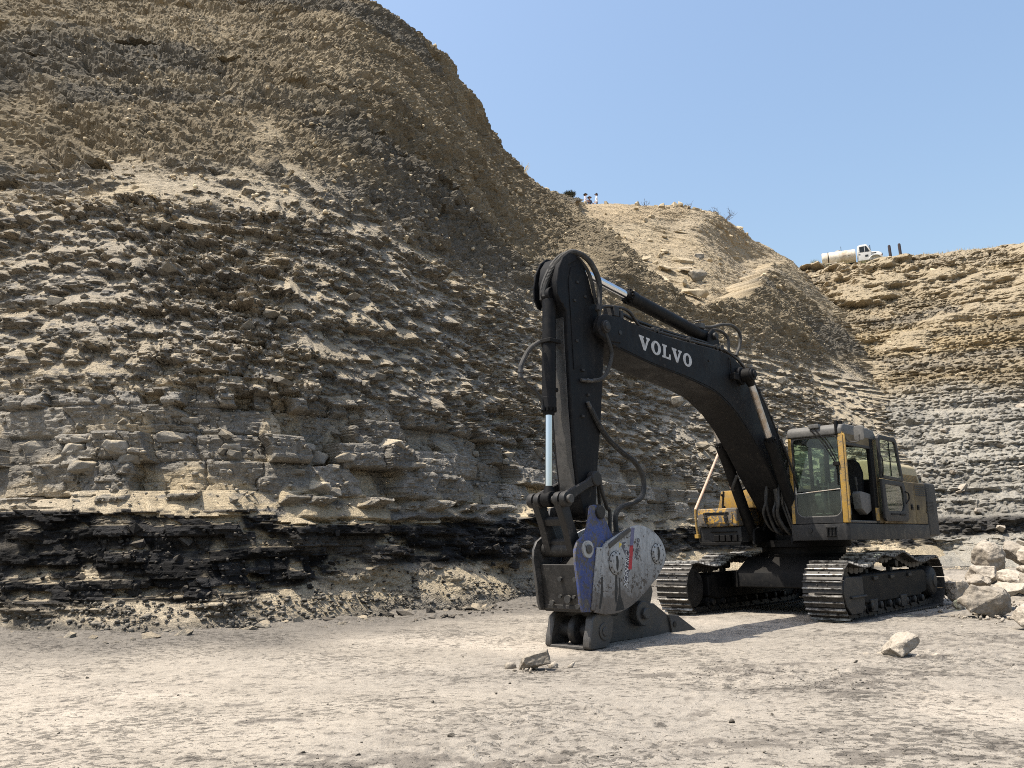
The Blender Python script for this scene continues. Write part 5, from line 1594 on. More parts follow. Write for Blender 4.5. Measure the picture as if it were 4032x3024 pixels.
boulder('boulder', 'lone angular pale boulder on the floor in front of the right track', 'boulder', (4.14, 9.36, 0.0), (.48, .36, .30), (rad(-14), rad(-10), .35), 'rock_pale', 33, rough=0.08, p=5.0)
boulder('boulder', 'small tilted grey boulder on the floor left of the ripper foot', 'boulder', (.17, 9.02, 0.0), (.44, .28, .19), (rad(14), rad(-20), -.3), 'rock_pale', 84, rough=0.06, p=7.0, n=22)

CH = []
_cr = random.Random(77)
for (cx, cy, rr, n) in ((9.0, 16.2, 1.7, 170), (12.0, 20.5, 2.2, 170), (7.7, 13.6, 1.0, 90), (4.1, 9.4, .35, 30), (.2, 9.0, .3, 24)):
    for _ in range(n): CH.append((cx + _cr.gauss(0, rr * .5), cy + _cr.gauss(0, rr * .6), .01))
# slabs lying on the sandy slope
Vflat = Vw.reshape(-1, 3)


def snap(x, y, V=Vflat):
    d = (V[:, 0] - x) ** 2 + (V[:, 1] - y) ** 2
    k = np.argsort(d)[:6]
    return float(V[k, 2].mean())


SLAB = 'stone slabs strewn on the sandy slope'
for i, (lab, x, y, s, rot) in enumerate((
    ('long flat slab tilted on top of a block on the sandy slope', 8.25, 46.0, (2.3, 1.5, .34), (rad(10), rad(9), .2)),
    ('squared block under the long tilted slab on the sandy slope', 8.05, 44.0, (1.5, 1.1, .62), (rad(6), rad(4), .1)),
    ('brightest thick slab at the bottom of the sandy slope', 10.9, 47.6, (2.1, 1.4, .72), (rad(12), rad(6), -.15)),
    ('thin broken slab touching the brightest slab on its left', 10.0, 47.9, (1.3, 1.0, .30), (rad(12), rad(5), .3)),
    ('thin level slab resting on the ragged dark rock', 11.6, 51.6, (1.7, 1.2, .22), (rad(4), rad(2), .1)),
    ('ragged dark layered rock on the sandy slope', 12.1, 51.0, (1.5, 1.2, .95), (rad(5), rad(-8), .5)),
    ('pointed slab tipped up near the left of the sandy slope', 8.8, 51.7, (1.35, .8, .34), (rad(6), rad(-26), .2)),
    ('broken slab with a dark underside high on the sandy slope', 11.95, 54.4, (1.9, 1.2, .42), (rad(5), rad(18), -.2)),
    ('rough slab behind the long tilted slab', 9.9, 50.9, (1.5, 1.2, .5), (rad(8), rad(8), .7)),
    ('small pale slab uphill of the long tilted slab', 8.6, 49.0, (1.1, .9, .26), (rad(12), rad(4), .4)),
    ('dark crumbled clod in the middle of the sandy slope', 13.6, 57.0, (1.2, .9, .5), (rad(8), rad(-6), .3)),
    ('flat slab overhanging a dark hollow near the top of the slope', 13.7, 62.2, (1.5, 1.1, .3), (rad(2), rad(2), .2)),
    ('small tan slab on the upper left of the sandy slope', 10.9, 55.6, (.9, .7, .3), (rad(8), rad(-5), .6)),
)):
    m_ = 'rock_tan' if 'dark' not in lab.split(' with ')[0].split('over')[0] else 'rock_grey'
    rot = (rot[0] + rad(20), rot[1], rot[2])
    boulder('stone_slab', lab, 'slab', (x, y, snap(x, y) - .10 + (.45 if i in (0, 4) else 0)), s, rot, m_, 60 + i, SLAB, n=13, rough=0.10, cuts=(3,), p=7.0)


# --- rock pieces that stand out of the walls: parts of the cliffs ---------------
def grid_normals(V):
    du = np.gradient(V, axis=1); dv = np.gradient(V, axis=0)
    n = np.cross(du, dv)
    return n / (np.linalg.norm(n, axis=-1, keepdims=True) + 1e-9)


rs = np.random.RandomState(7)
protos = {k: [small_rock(100 + i + 40 * j, k) for i in range(9)] for j, k in enumerate(('rock_grey', 'rock_tan', 'rock_coal', 'rock_pale', 'clod_brown'))}


def put_rock(V, r, c, parent, mat, s, flat, out=0.25):
    p = V[r, c]
    o = bpy.data.objects.new('rock', protos[mat][rs.randint(9)])
    link(o, parent)
    o.location = (p[0] + 0.02, p[1] - out * s, p[2] + 0.04 * s)
    o.scale = (s * rs.uniform(.55, .95), s * rs.uniform(.45, .7), s * flat * rs.uniform(.7, 1.2))
    o.rotation_euler = (rs.uniform(-.25, .25), rs.uniform(-.25, .25), rs.uniform(0, 6.28))
    return o


_PK = {}


def pick(V, zlo, zhi, qlo, qhi, qc):
    key = (id(V), zlo, zhi, qlo, qhi)
    if key not in _PK:
        _PK[key] = (np.where((V[:, 300, 2] > zlo) & (V[:, 300, 2] < zhi))[0], np.where((qc > qlo) & (qc < qhi))[0])
    rr, cc = _PK[key]
    return rr[rs.randint(len(rr))], cc[rs.randint(len(cc))]


for (n, zlo, zhi, qlo, qhi, mat, s0, s1, flat) in (
    (20, 2.1, 3.7, 1.0, 8.5, 'rock_grey', .10, .30, .5), (70, 3.5, 9.0, 0.9, 8.8, 'rock_grey', .10, .34, .42), (24, 0.6, 1.7, 0.9, 8.5, 'rock_coal', .10, .26, .6),
    (24, 9.0, 17.0, 1.0, 8.5, 'rock_tan', .10, .24, .6), (16, 4, 12, 9.5, 13.8, 'rock_grey', .3, .7, .45), (80, 15.5, 28.5, 9.5, 12.6, 'rock_tan', .14, .50, .5)):
    for i in range(n):
        r, c = pick(Vw, zlo, zhi, qlo, qhi, q_col)
        put_rock(Vw, r, c, cliff, mat, s0 + (s1 - s0) * rs.rand() ** 2, flat)
blocks = []
for i in range(6):                                    # squared sandstone blocks standing out of the low courses
    me = boulder_mesh(300 + i, (2.0, 1.5, 1.15), n=20, rough=0.05, cuts=(3, 1), p=9.0)
    me.materials.append(MATS['rock_block']); blocks.append(me)
for i in range(26):
    r, c = pick(Vw, 2.25, 3.65, 1.02, 6.5, q_col)
    p = Vw[r, c]; s_ = rs.uniform(.13, .30)
    o = bpy.data.objects.new('rock_block', blocks[i % 6]); link(o, cliff)
    o.location = (p[0], p[1] + .10 * s_, p[2]); o.scale = (s_ * rs.uniform(.8, 1.5), s_, s_ * rs.uniform(.8, 1.1))
    o.rotation_euler = (rs.uniform(-.06, .06), rs.uniform(-.05, .05), rs.uniform(-.2, .2) + .35 * max(0, q_col[c] - 3) * .5)
for i in range(40):                                   # clods along the rim
    c = rs.choice(np.where((q_col > 4) & (q_col < 13.5))[0])
    put_rock(Vw, NR - rs.randint(1, 10), c, cliff, 'rock_tan', rs.uniform(.2, .55), .7, 0.0)
for i in range(70):
    r, c = rs.randint(20, NRF - 2), rs.randint(60, NCF - 20)
    put_rock(Vf, r, c, far_cliff, 'rock_tan' if Vf[r, c, 2] > 9 else 'rock_pale', rs.uniform(.25, .55), .4)


# --- uncounted fragments --------------------------------------------------------
def rock_arrays(me):
    v = np.empty(len(me.vertices) * 3, np.float32); me.vertices.foreach_get('co', v)
    t = np.array([list(p.vertices) for p in me.polygons], np.int32)
    return v.reshape(-1, 3), t


PA = [rock_arrays(m) for m in protos['rock_grey']]


def scatter(name, pts, scl, mat, parent=None, flat=.6):
    V, T, off = [], [], 0
    for p, s in zip(pts, scl):
        v, t = PA[rs.randint(9)]
        a = rs.uniform(0, 6.28); ca, sa = math.cos(a), math.sin(a)
        b = rs.uniform(-.5, .5); cb_, sb = math.cos(b), math.sin(b)
        q = v * np.array([s * rs.uniform(.6, 1.1), s * rs.uniform(.5, .9), s * flat * rs.uniform(.6, 1.3)], np.float32)
        q = np.stack([q[:, 0] * cb_ + q[:, 2] * sb, q[:, 1], -q[:, 0] * sb + q[:, 2] * cb_], -1)
        q = np.stack([q[:, 0] * ca - q[:, 1] * sa, q[:, 0] * sa + q[:, 1] * ca, q[:, 2]], -1) + p
        V.append(q); T.append(t + off); off += len(v)
    V = np.concatenate(V); T = np.concatenate(T)
    me = bpy.data.meshes.new(name)
    me.vertices.add(len(V)); me.vertices.foreach_set('co', V.astype(np.float32).reshape(-1))
    me.loops.add(T.size); me.loops.foreach_set('vertex_index', T.reshape(-1).astype(np.int32))
    me.polygons.add(len(T)); me.polygons.foreach_set('loop_start', np.arange(0, T.size, 3, dtype=np.int32)); me.polygons.foreach_set('loop_total', np.full(len(T), 3, np.int32))
    me.update(); me.validate()
    me.materials.append(MATS[mat])
    o = bpy.data.objects.new(name, me)
    return tag(link(o, parent), kind='stuff')


def wall_points(n, zlo, zhi, qlo, qhi, V=Vw, qc=q_col):
    P = np.array([V[pick(V, zlo, zhi, qlo, qhi, qc)] for _ in range(n)])
    return P + np.array([0.02, -0.02, 0.01])


o = scatter('scree', wall_points(2600, 2.0, 9.5, .8, 9.0), 0.02 + 0.07 * rs.rand(2600) ** 2.5, 'rock_grey', cliff, .5)
o = scatter('scree', wall_points(1500, 9.0, 24.0, .8, 13.5), 0.03 + 0.10 * rs.rand(1500) ** 2.5, 'rock_tan', cliff, .6)
o = scatter('coal_scree', wall_points(900, 0.3, 1.6, .8, 9.0), 0.015 + 0.05 * rs.rand(900) ** 2.4, 'rock_coal', cliff, .6)
o = scatter('foot_scree', wall_points(1500, 0.0, 0.5, .8, 9.0), 0.015 + 0.06 * rs.rand(1500) ** 2.4, 'rock_dark', cliff, .6)


_FX = np.linspace(-14, 14, 561); _FY = np.linspace(3, 27, 481)
_FZ = floor_height(*np.meshgrid(_FX, _FY))


def floor_z(x, y):
    i = int(np.clip(round((x + 14) / 28 * 560), 0, 560)); k = int(np.clip(round((y - 3) / 24 * 480), 0, 480))
    return float(_FZ[k, i])


# along the toe of the wall
idx = np.arange(len(TOE))


_TQ = np.linspace(0, 15, 1501)
_r0 = int(np.argmin(np.abs(z_row - 0.06)))
_TX = np.interp(_TQ, q_col, np.convolve(np.pad(Vw[_r0, :, 0], 6, 'edge'), np.ones(13) / 13, 'valid'))
_TY = np.interp(_TQ, q_col, np.convolve(np.pad(Vw[_r0, :, 1], 6, 'edge'), np.ones(13) / 13, 'valid'))


def toe_point(q, d):
    i = int(q * 100)
    x0, y0, x1, y1 = _TX[i], _TY[i], _TX[i + 1], _TY[i + 1]
    t = Vector((x1 - x0, y1 - y0)).normalized()
    return x0 + t.y * d, y0 - t.x * d


def toe_cloud(n, qlo, qhi, dlo, dhi, pw=2.0):
    out = []
    for _ in range(n):
        x, y = toe_point(rs.uniform(qlo, qhi), dlo + (dhi - dlo) * rs.rand() ** pw)
        out.append((x, y, floor_z(x, y) + 0.02))
    return np.array(out)


P = toe_cloud(3600, 0.7, 4.4, -0.1, 0.85, 1.6)
scatter('rubble', P, 0.012 + 0.075 * rs.rand(3600) ** 2.6, 'rock_dark')['label'] = 'loose grey rubble along the foot of the quarry wall'
P = toe_cloud(1500, 4.0, 10.5, -0.1, 1.3)
scatter('coal_rubble', P, 0.02 + 0.06 * rs.rand(1500) ** 2, 'rock_coal')['label'] = 'black coal rubble along the foot of the quarry wall'
P = toe_cloud(900, 10.5, 14.5, -0.2, 3.0)
scatter('rubble', P, 0.04 + 0.12 * rs.rand(900) ** 2, 'rock_grey')['label'] = 'grey rubble below the wall behind the excavator'
for i in range(90):
    q = rs.uniform(0.75, 6.5)
    x, y = toe_point(q, rs.uniform(-0.02, 0.6))
    s = 0.055 + 0.13 * rs.rand() ** 2
    o = bpy.data.objects.new('rubble_rock', protos['rock_coal' if (q > 3.6 and rs.rand() < .55) else 'rock_grey'][rs.randint(9)])
    link(o)
    o.scale = (s, s * rs.uniform(.6, .9), s * rs.uniform(.45, .8)); o.rotation_euler = (rs.uniform(-.4, .4), rs.uniform(-.4, .4), rs.uniform(0, 6.28))
    o.location = (x, y, floor_z(x, y) + s * .22 + 0.02)
    tag(o, 'angular rock fragment lying in the rubble along the foot of the wall', 'rock', 'rock fragments along the foot of the wall')

# gravel and clods on the floor
G = []
for _ in range(2600):
    u = rs.rand(); r = 1 / (1 / 4.3 + (1 / 24.0 - 1 / 4.3) * u); a = rs.uniform(-.62, .62)
    x, y = r * math.sin(a), r * math.cos(a)
    G.append((x, y, floor_z(x, y)))
G = np.array(G)
k = rs.rand(len(G))
scatter('gravel', G[k < .82], 0.003 + 0.010 * rs.rand((k < .82).sum()) ** 3, 'rock_grey')['label'] = 'fine gravel scattered over the quarry floor'
scatter('clods', G[k >= .82], 0.004 + 0.011 * rs.rand((k >= .82).sum()) ** 2.5, 'clod_brown')['label'] = 'small dark clods scattered over the quarry floor'
scatter('stone_chips', np.array(CH), 0.012 + 0.07 * rs.rand(len(CH)) ** 3, 'rock_pale')['label'] = 'pale stone chips lying around the boulders'
# churned clods where the tracks have turned
C = []
for (cx, cy, rx, ry, n) in ((2.05, 8.6, 1.0, .55, 260), (2.7, 7.6, .8, .5, 180), (3.4, 8.2, .6, .4, 80), (6.2, 10.6, 1.2, .8, 120), (.3, 8.85, .3, .12, 40), (1.5, 5.6, 1.1, .35, 120), (-.6, 5.2, 1.2, .3, 120), (2.3, 5.2, .8, .3, 90)):
    for _ in range(n):
        x = cx + rs.randn() * rx * .5; y = cy + rs.randn() * ry * .5
        C.append((x, y, floor_z(x, y) + .002))
C = np.array(C)
scatter('churned_clods', C, 0.005 + 0.015 * rs.rand(len(C)) ** 2.5, 'clod_brown', None, .4)['label'] = 'patches of churned dark clods on the floor before the machine'
for i in range(44):
    u = rs.rand(); r = 1 / (1 / 4.6 + (1 / 16.0 - 1 / 4.6) * u); a = rs.uniform(-.52, .52)
    x, y = r * math.sin(a), r * math.cos(a)
    if x > 1 and 9.5 < y < 18: continue
    s = 0.012 + 0.022 * rs.rand() ** 2
    pal = rs.rand() < .35
    o = bpy.data.objects.new('stone', protos['rock_pale' if pal else 'clod_brown'][rs.randint(9)])
    link(o); o.scale = (s, s * .8, s * .6); o.rotation_euler = (0, 0, rs.uniform(0, 6.28)); o.location = (x, y, floor_z(x, y) + s * .3)
    tag(o, 'small pale stone lying loose on the dusty floor' if pal else 'small dark stone lying loose on the dusty floor', 'stone', 'loose stones on the quarry floor')


# ------------------------------------------------------------------ water truck on the far rim
mat_paint('truck_white', (0.60, 0.60, 0.585), (0.5, 0.46, 0.4), 0.1, 0.25, 0.35)
mat_paint('tank_cream', (0.60, 0.56, 0.47), (0.28, 0.18, 0.10), 0.0, 0.85, 0.5, scale=0.8, streak=0.3)
mat_paint('tyre', (0.012, 0.012, 0.012), (0.2, 0.18, 0.15), 0.4, 0.4, 0.85)
mat_paint('lamp_lens', (0.35, 0.22, 0.18), (0.3, 0.26, 0.2), 0.0, 0.3, 0.25)
mat_paint('window_dark', (0.01, 0.012, 0.013), (0.06, 0.06, 0.055), 0.0, 0.3, 0.12)


def build_truck():
    T = empty('water_truck', (34.75, 88.75, RIM_Z + .06), math.atan2(-.37, .93))
    T.scale = (1.06, 1.06, 1.06)
    tag(T, 'white bonneted truck with rusty cream water tank parked on the far rim', 'truck')
    m = MB(); n = 26
    prof = [(.66, 0), (.74, .04), (.76, .12), (.76, 3.18), (.72, 3.27), (.62, 3.30)]
    m.lathe([(r, d) for r, d in prof], (.25, 0, 1.78), (1, 0, 0), n)
    for v in m.bm.verts: v.co.y *= 1.28
    m.build('tank', 'tank_cream', T)
    m = MB(); m.lathe([(.775, 0), (.785, .02), (.785, .06), (.775, .08)], (.85, 0, 1.78), (1, 0, 0), n)
    for v in m.bm.verts: v.co.y *= 1.28
    m.build('tank_band', 'paint_dark', T)
    m = MB(); m.cyl((1.9, 0, 2.5), (1.9, 0, 2.64), .25, n=18); m.build('hatch', 'tank_cream', T)
    m = MB(); m.cyl((2.2, -.3, 2.45), (2.2, -.3, 2.98), .022, n=8); m.build('antenna', 'paint_dark', T)
    m = MB(); m.box(0.1, 6.0, -.42, .42, .80, 1.02); m.build('chassis', 'paint_dark', T, .02)
    cabp = [(3.72, .95), (3.72, 2.42), (3.80, 2.58), (4.0, 2.66), (4.55, 2.66), (4.70, 2.58), (5.0, 1.95), (5.0, .95)]
    m = MB(); m.prism(cabp, -1.0, 1.0); m.build('cab', 'truck_white', T, .05, 2)
    hood = [(4.98, 1.0), (4.98, 1.93), (5.7, 1.82), (5.98, 1.70), (6.05, 1.5), (6.05, .95)]
    m = MB(); m.prism(hood, -.72, .72); m.build('bonnet', 'truck_white', T, .06, 2)
    m = MB(); m.box(6.03, 6.10, -.52, .52, 1.12, 1.66); m.build('grille', 'window_dark', T, .02)
    m = MB(); m.box(6.0, 6.2, -1.05, 1.05, .62, .92); m.build('bumper', 'truck_white', T, .04, 2)
    for s in (-1, 1):
        fen = [(4.72, .98)] + [(5.38 + .66 * math.cos(rad(a)), .72 + .66 * math.sin(rad(a))) for a in range(160, 20, -14)] + [(6.05, 1.02), (6.05, 1.18), (5.9, 1.42), (5.5, 1.50), (5.1, 1.44), (4.85, 1.22)]
        m = MB(); m.prism(fen, s * .70, s * 1.08); m.build('fender', 'truck_white', T, .02)
        m = MB(); m.box(5.86, 6.02, s * .78, s * 1.09, 1.20, 1.36); m.build('headlight', 'lamp_lens', T, .02)
        m = MB(); m.prism([(3.92, 1.86), (3.92, 2.42), (4.38, 2.46), (4.40, 1.86)], s * .99, s * 1.008); m.build('side_window', 'window_dark', T)
        m = MB(); m.prism([(4.44, 1.86), (4.43, 2.46), (4.60, 2.46), (4.86, 1.92), (4.86, 1.86)], s * .99, s * 1.008); m.build('quarter_window', 'window_dark', T)
        m = MB(); m.box(4.42, 4.72, s * 1.0, s * 1.012, 1.30, 1.52); m.build('door_panel', 'window_dark', T, .002)
        m = MB(); m.box(3.80, 3.98, s * 1.0, s * 1.03, 1.60, 1.65); m.build('door_handle', 'paint_dark', T, .005)
        m = MB(); m.prism([(3.78, 1.0), (3.76, 1.0), (3.76, 1.84), (4.86, 1.84), (4.86, 1.82), (3.78, 1.82)], s * 1.0, s * 1.006); m.build('door_seam', 'paint_dark', T)
        m = MB(); m.box(5.1, 5.5, s * .725, s * .735, 1.66, 1.76); m.build('bonnet_badge', 'window_dark', T)
        m = MB(); m.tube([(4.9, s * 1.0, 1.9), (4.95, s * 1.2, 1.95), (4.95, s * 1.22, 2.4)], .015, 6, 2); m.box(4.90, 4.95, s * 1.13, s * 1.31, 2.0, 2.4); m.build('door_mirror', 'paint_dark', T)
        for x, r, dual in ((5.38, .5, False), (1.05, .5, True)):
            w = empty('wheel', (x, s * .86, .5), 0, T)
            m = MB(); m.lathe([(.3, -.14), (.46, -.15), (.5, -.10), (.5, .10), (.46, .15), (.3, .14)], (0, 0, 0), (0, 1, 0), 26); m.build('tyre', 'tyre', w)
            m = MB(); m.lathe([(.30, -.12), (.28, -.06), (.1, 0), (.0, 0.0)], (0, 0, 0), (0, s, 0), 20); m.build('rim', 'truck_white', w)
        m = MB(); m.prism([(.40, 1.02), (.45, 1.10), (1.65, 1.10), (1.7, 1.02)], s * .66, s * 1.06); m.build('mudguard', 'tank_cream', T, .01)
        m = MB()
        for x in (2.3, 2.8): m.box(x, x + .28, s * .965, s * .985, 1.70, 1.735)
        m.build('tank_rail', 'paint_dark', T)
    m = MB(); m.poly([(4.73, -.88, 2.55), (4.73, .88, 2.55), (5.0, .92, 1.99), (5.0, -.92, 1.99)], (.012, 0, .006)); m.build('windscreen', 'window_dark', T)
    m = MB(); m.tube([(.2, -.5, 1.1), (-.1, -.55, 1.05), (-.35, -.5, .9), (-.4, -.3, .7)], .06, 8, 4); m.tube([(.2, .3, 1.0), (-.25, .3, .95), (-.55, .25, .55)], .05, 8, 4); m.box(-.3, .25, -.9, .9, .85, .93)
    m.build('spray_bar', 'paint_dark', T)
    m = MB(); m.box(3.70, 4.7, -.98, -.80, .55, .62); m.build('running_board', 'paint_dark', T)
    return T


build_truck()

# ------------------------------------------------------------------ the two posts
mat_paint('post_dark', (0.02, 0.015, 0.02), (0.07, 0.05, 0.045), 0.3, 0.4, 0.8)
for (x, y, h, lab) in ((41.1, 85.2, 2.40, 'thick dark round topped post nearer the truck on the far rim'), (42.0, 84.8, 2.42, 'thick dark round topped post farther from the truck on the far rim')):
    r = .155
    m = MB(); m.lathe([(r * 1.03, -.2), (r * 1.03, .3), (r, .35), (r * .97, h - .16), (r * .80, h - .06), (r * .45, h - .01), (.01, h)], (0, 0, 0), (0, 0, 1), 20)
    o = m.build('post', 'post_dark'); o.location = (x, y, RIM_Z + .05); o.rotation_euler = (0, rad(-2.0), 0)
    tag(o, lab, 'post', 'posts on the far rim')


# ------------------------------------------------------------------ people on the rim
mat_paint('skin', (0.36, 0.20, 0.13), (0.36, 0.20, 0.13), 0.0, 0.1, 0.6)
mat_paint('cloth_white', (0.72, 0.73, 0.78), (0.6, 0.6, 0.62), 0.0, 0.2, 0.9)
mat_paint('cloth_lilac', (0.55, 0.53, 0.62), (0.5, 0.48, 0.55), 0.0, 0.2, 0.9)
mat_paint('cloth_navy', (0.06, 0.06, 0.09), (0.1, 0.1, 0.12), 0.0, 0.2, 0.9)
mat_paint('cloth_denim', (0.10, 0.12, 0.17), (0.2, 0.2, 0.2), 0.0, 0.2, 0.9)
mat_paint('hat_black', (0.012, 0.012, 0.013), (0.03, 0.03, 0.03), 0.0, 0.2, 0.9)
mat_paint('hat_brown', (0.06, 0.03, 0.022), (0.1, 0.06, 0.05), 0.0, 0.2, 0.9)


def person(label, loc, face, ht, shirt, hat, hatmat, arms):
    k = ht / 1.75
    P = empty('person', loc, face)
    tag(P, label, 'person', 'people standing on the rim')
    J, E, R = [], [], []

    def j(p, r, par=None):
        J.append(Vector(p) * k); R.append(r * k)
        if par is not None: E.append((par, len(J) - 1))
        return len(J) - 1
    pel = j((0, 0, .95), .145)
    sp = j((0.01, 0, 1.12), .13, pel); ch = j((0, 0, 1.33), .155, sp); nk = j((0, 0, 1.47), .065, ch); nb = j((.01, 0, 1.53), .058, nk)
    hd = j((.02, 0, 1.60), .085, nb); ht_ = j((.01, 0, 1.68), .088, hd); j((.0, 0, 1.735), .06, ht_)
    j((.105, 0, 1.615), .018, hd)
    for s in (-1, 1):
        hp = j((0, s * .10, .90), .10, pel); kn = j((.02, s * .11, .50), .07, hp); an = j((0, s * .11, .09), .045, kn); j((.16, s * .13, .035), .04, an)
        sh = j((0, s * .19, 1.40), .068, ch)
        e, w = arms[0 if s < 0 else 1]
        el = j(e, .05, sh); wr = j(w, .032, el)
        d = (Vector(w) - Vector(e)).normalized()
        pa = j(tuple(Vector(w) + d * .07), .035, wr)
        sd = d.cross(Vector((0, s, 0))).normalized() if abs(d.y) < .9 else Vector((1, 0, 0))
        for i, (o_, ln_) in enumerate(((-.03, .075), (-.01, .085), (.01, .08), (.03, .065))):
            b = j(tuple(Vector(w) + d * .10 + sd * o_), .0095, pa); j(tuple(Vector(w) + d * (.10 + ln_) + sd * o_ + Vector((.012, 0, -.01))), .008, b)
        t_ = j(tuple(Vector(w) + d * .05 + sd * .045), .011, wr); j(tuple(Vector(w) + d * .09 + sd * .06), .009, t_)
        j((.01, s * .085, 1.60), .02, hd)
    me = bpy.data.meshes.new('body')
    me.from_pydata([tuple(p) for p in J], E, [])
    o = bpy.data.objects.new('body', me); COL.objects.link(o)
    md = o.modifiers.new('s', 'SKIN'); md.use_smooth_shade = True
    for sv, r in zip(me.skin_vertices[0].data, R): sv.radius = (r, r)
    me.skin_vertices[0].data[pel].use_root = True
    sb = o.modifiers.new('ss', 'SUBSURF'); sb.levels = sb.render_levels = 1
    dg = bpy.context.evaluated_depsgraph_get()
    bm_ = bpy.data.meshes.new_from_object(o.evaluated_get(dg))
    bpy.data.objects.remove(o)
    for mn in ('skin', shirt, 'cloth_denim'): bm_.materials.append(MATS[mn])
    for p in bm_.polygons:
        z = p.center.z / k; rr = math.hypot(p.center.x, p.center.y) / k
        hand = any((p.center / k - Vector(a[1])).length < .20 and (p.center / k - Vector(a[1])).dot((Vector(a[1]) - Vector(a[0])).normalized()) > -.02 for a in arms)
        p.material_index = 0 if (z > 1.475 or hand) else (1 if z > .93 else 2)
    body = bpy.data.objects.new('body', bm_); link(body, P)
    m = MB()
    if hat == 'brim':
        m.lathe([(.0, .0), (.20, .0), (.205, .012), (.12, .02), (.108, .09), (.07, .125), (0, .13)], Vector((.0, 0, 1.665)) * k, (-.12, 0, 1), 20)
    else:
        m.lathe([(.0, .0), (.108, .0), (.11, .04), (.09, .10), (.04, .13), (0, .132)], Vector((.0, 0, 1.665)) * k, (-.1, 0, 1), 18)
        m.poly([Vector(p) * k for p in ((.06, -.085, 1.672), (.16, -.07, 1.655), (.20, 0, 1.65), (.16, .07, 1.655), (.06, .085, 1.672))], (0, 0, .012))
    m.build('hat', hatmat, P, .004)
    m = MB(); m.lathe([(.05, 0), (.088, .02), (.098, .07), (.095, .13), (.06, .16)], Vector((-.028, 0, 1.545)) * k, (0, 0, 1), 16); m.build('hair', 'hat_brown', P)
    return P


person('person in pale lilac shirt and black brimmed hat facing right', (6.80, 69.0, RIM_Z + .02), rad(-20), 1.76, 'cloth_lilac', 'brim', 'hat_black', [((.05, -.27, 1.16), (.22, -.22, 1.0)), ((.06, .27, 1.15), (.25, .15, 1.05))])
person('shorter person in dark top and dark brimmed hat beside the lilac shirt', (7.20, 69.5, RIM_Z + .02), rad(-60), 1.68, 'cloth_navy', 'brim', 'hat_brown', [((.03, -.26, 1.16), (.12, -.24, .95)), ((.03, .26, 1.16), (.14, .22, .96))])
person('person in white long sleeved shirt and dark peaked cap facing left', (7.78, 69.0, RIM_Z + .02), rad(172), 1.76, 'cloth_white', 'cap', 'hat_black', [((.08, -.28, 1.16), (.28, -.26, .98)), ((.02, .28, 1.14), (.12, .27, .92))])


# ------------------------------------------------------------------ shrubs and grass on the rims
mat_paint('twig', (0.07, 0.05, 0.04), (0.14, 0.11, 0.09), 0.3, 0.3, 0.9)
mat_paint('straw', (0.42, 0.33, 0.18), (0.40, 0.32, 0.2), 0.0, 0.3, 0.9)
mat_paint('weed_green', (0.14, 0.16, 0.07), (0.30, 0.26, 0.14), 0.0, 0.5, 0.9)
mat_paint('shrub_dark', (0.05, 0.055, 0.035), (0.10, 0.09, 0.06), 0.3, 0.3, 0.9)


def twig_shrub(label, loc, h, n, seed, lean=0.0, spread=.9):
    r = random.Random(seed)
    S = empty('dead_shrub', loc); tag(S, label, 'shrub', 'dead shrubs on the rim')

    def limb(m, p, d, L, rad_, depth):
        pts = [p]; q = Vector(p); dd = Vector(d)
        for i in range(4):
            dd = (dd + Vector((r.uniform(-.35, .35), r.uniform(-.35, .35), r.uniform(-.2, .3)))).normalized(); q = q + dd * L / 4; pts.append(q.copy())
        m.tube(pts, lambda t: rad_ * (1 - .75 * t) + .004, 5, 2)
        if depth > 0:
            for k_ in range(r.randint(2, 3)):
                i = r.randint(1, 4); limb(m, pts[i], (dd + Vector((r.uniform(-1, 1), r.uniform(-1, 1), r.uniform(-.2, .6)))).normalized(), L * r.uniform(.4, .7), rad_ * .5, depth - 1)
    for i in range(n):
        a = r.uniform(0, 6.28)
        m = MB(); limb(m, Vector((0, 0, -.05)), Vector((math.cos(a) * spread + lean, math.sin(a) * spread * .5, r.uniform(.35, 1))).normalized(), h * r.uniform(.7, 1.15), .022, 2)
        m.build('branch', 'twig', S)
    return S


def on_rim(x, y, V=Vflat):
    d = (V[:, 0] - x) ** 2 + (V[:, 1] - y) ** 2
    k = np.argsort(d)[:4]
    return (x, y, float(V[k, 2].mean()))


twig_shrub('largest tangled dead shrub where the sandy slope turns down', on_rim(19.3, 70.2), .8, 9, 3, .15)
twig_shrub('small bare forked branch on the crest of the sandy slope', on_rim(11.6, 66.3), .6, 2, 5, .8)
twig_shrub('dark stubby shrub with upright stick on the crest of the slope', on_rim(15.4, 67.4), .5, 5, 8)
twig_shrub('low dead stalks left of the largest tangled shrub', on_rim(18.0, 69.0), .4, 3, 12)


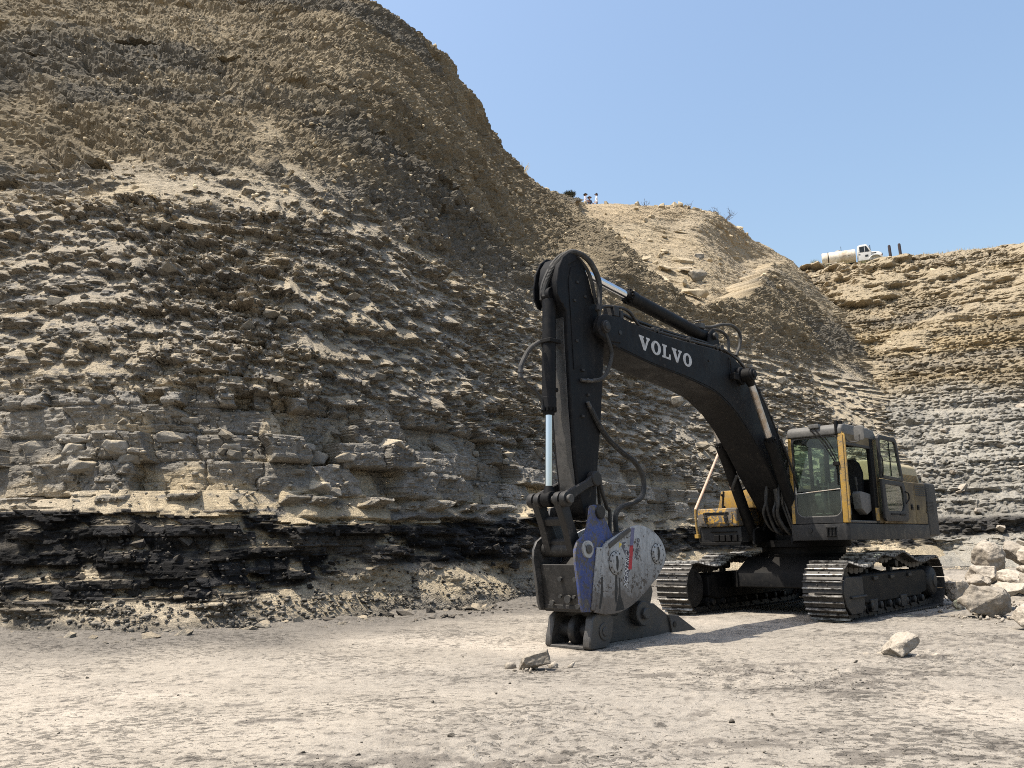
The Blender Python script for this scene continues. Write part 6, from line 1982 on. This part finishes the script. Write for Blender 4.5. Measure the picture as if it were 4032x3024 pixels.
def tuft(name, label, loc, n, h, spread, mat, seed, cat='grass', group=None, w=.02, z0=0.0):
    r = random.Random(seed)
    m = MB()
    for i in range(n):
        a = r.uniform(0, 6.28); q = r.random() ** .5 * spread
        b = Vector((math.cos(a) * q, math.sin(a) * q, -.05 + z0)); l = h * r.uniform(.5, 1.1)
        d = Vector((math.cos(a) * .35 + r.uniform(-.25, .25), math.sin(a) * .35 + r.uniform(-.25, .25), 1)).normalized()
        s = Vector((-math.sin(a), math.cos(a), 0)) * w
        v = [m.bm.verts.new(b - s), m.bm.verts.new(b + s), m.bm.verts.new(b + d * l * .6 + s * .6 + Vector((d.x, d.y, 0)) * .05), m.bm.verts.new(b + d * l + Vector((d.x, d.y, -.1)) * l * .3)]
        m.bm.faces.new((v[0], v[1], v[2])); m.bm.faces.new((v[0], v[2], v[3]))
    o = m.build(name, mat)
    o.location = loc
    return tag(o, label, cat, group)


tuft('grass_tuft', 'tall dry grass tuft on the edge of the left bluff', (.95, 53.6, 26.55), 40, .9, .22, 'straw', 1, w=.008)
tuft('grass_tuft', 'short dry grass sprouting from the dark bush by the people', on_rim(5.1, 64.4), 30, .6, .3, 'straw', 2, w=.008)
bush = tuft('bush', 'low dark bush on the rim left of the people', on_rim(5.0, 64.0), 400, .36, .48, 'shrub_dark', 3, 'bush', w=.03)

# weeds along the far rim, before the truck
Wm = []
r_ = random.Random(9)
FR = Vf[NRF - 1]
cols_f = [c for c in range(NCF) if 1.6 < q_f[c] < 5.6]
for name, mat, cnt, qa, qb, hh, lab in (('weeds', 'weed_green', 1500, 1.7, 3.25, .42, 'grey green weeds along the far rim in front of the truck'), ('dry_grass', 'straw', 1700, 2.0, 5.6, .34, 'pale dry grass fringing the far rim')):
    m = MB()
    for i in range(cnt):
        c = r_.choice([c for c in cols_f if qa < q_f[c] < qb])
        dn = .5 + .5 * float(vn(np.array([q_f[c] * 7.0]), np.array([cnt * .1]), seed=5)[0])
        if r_.random() > dn + .1: continue
        p = Vector(FR[c]) + Vector((r_.uniform(-.3, .3), r_.uniform(-.2, 1.6), -.05)); l = hh * r_.uniform(.5, 1.3); a = r_.uniform(0, 6.28)
        s = Vector((math.cos(a), math.sin(a), 0)) * .025; t = p + Vector((r_.uniform(-.3, .3) * l, r_.uniform(-.3, .3) * l, l))
        m.bm.faces.new((m.bm.verts.new(p - s), m.bm.verts.new(p + s), m.bm.verts.new(t)))
    tag(m.build(name, mat), lab, 'grass', kind='stuff')
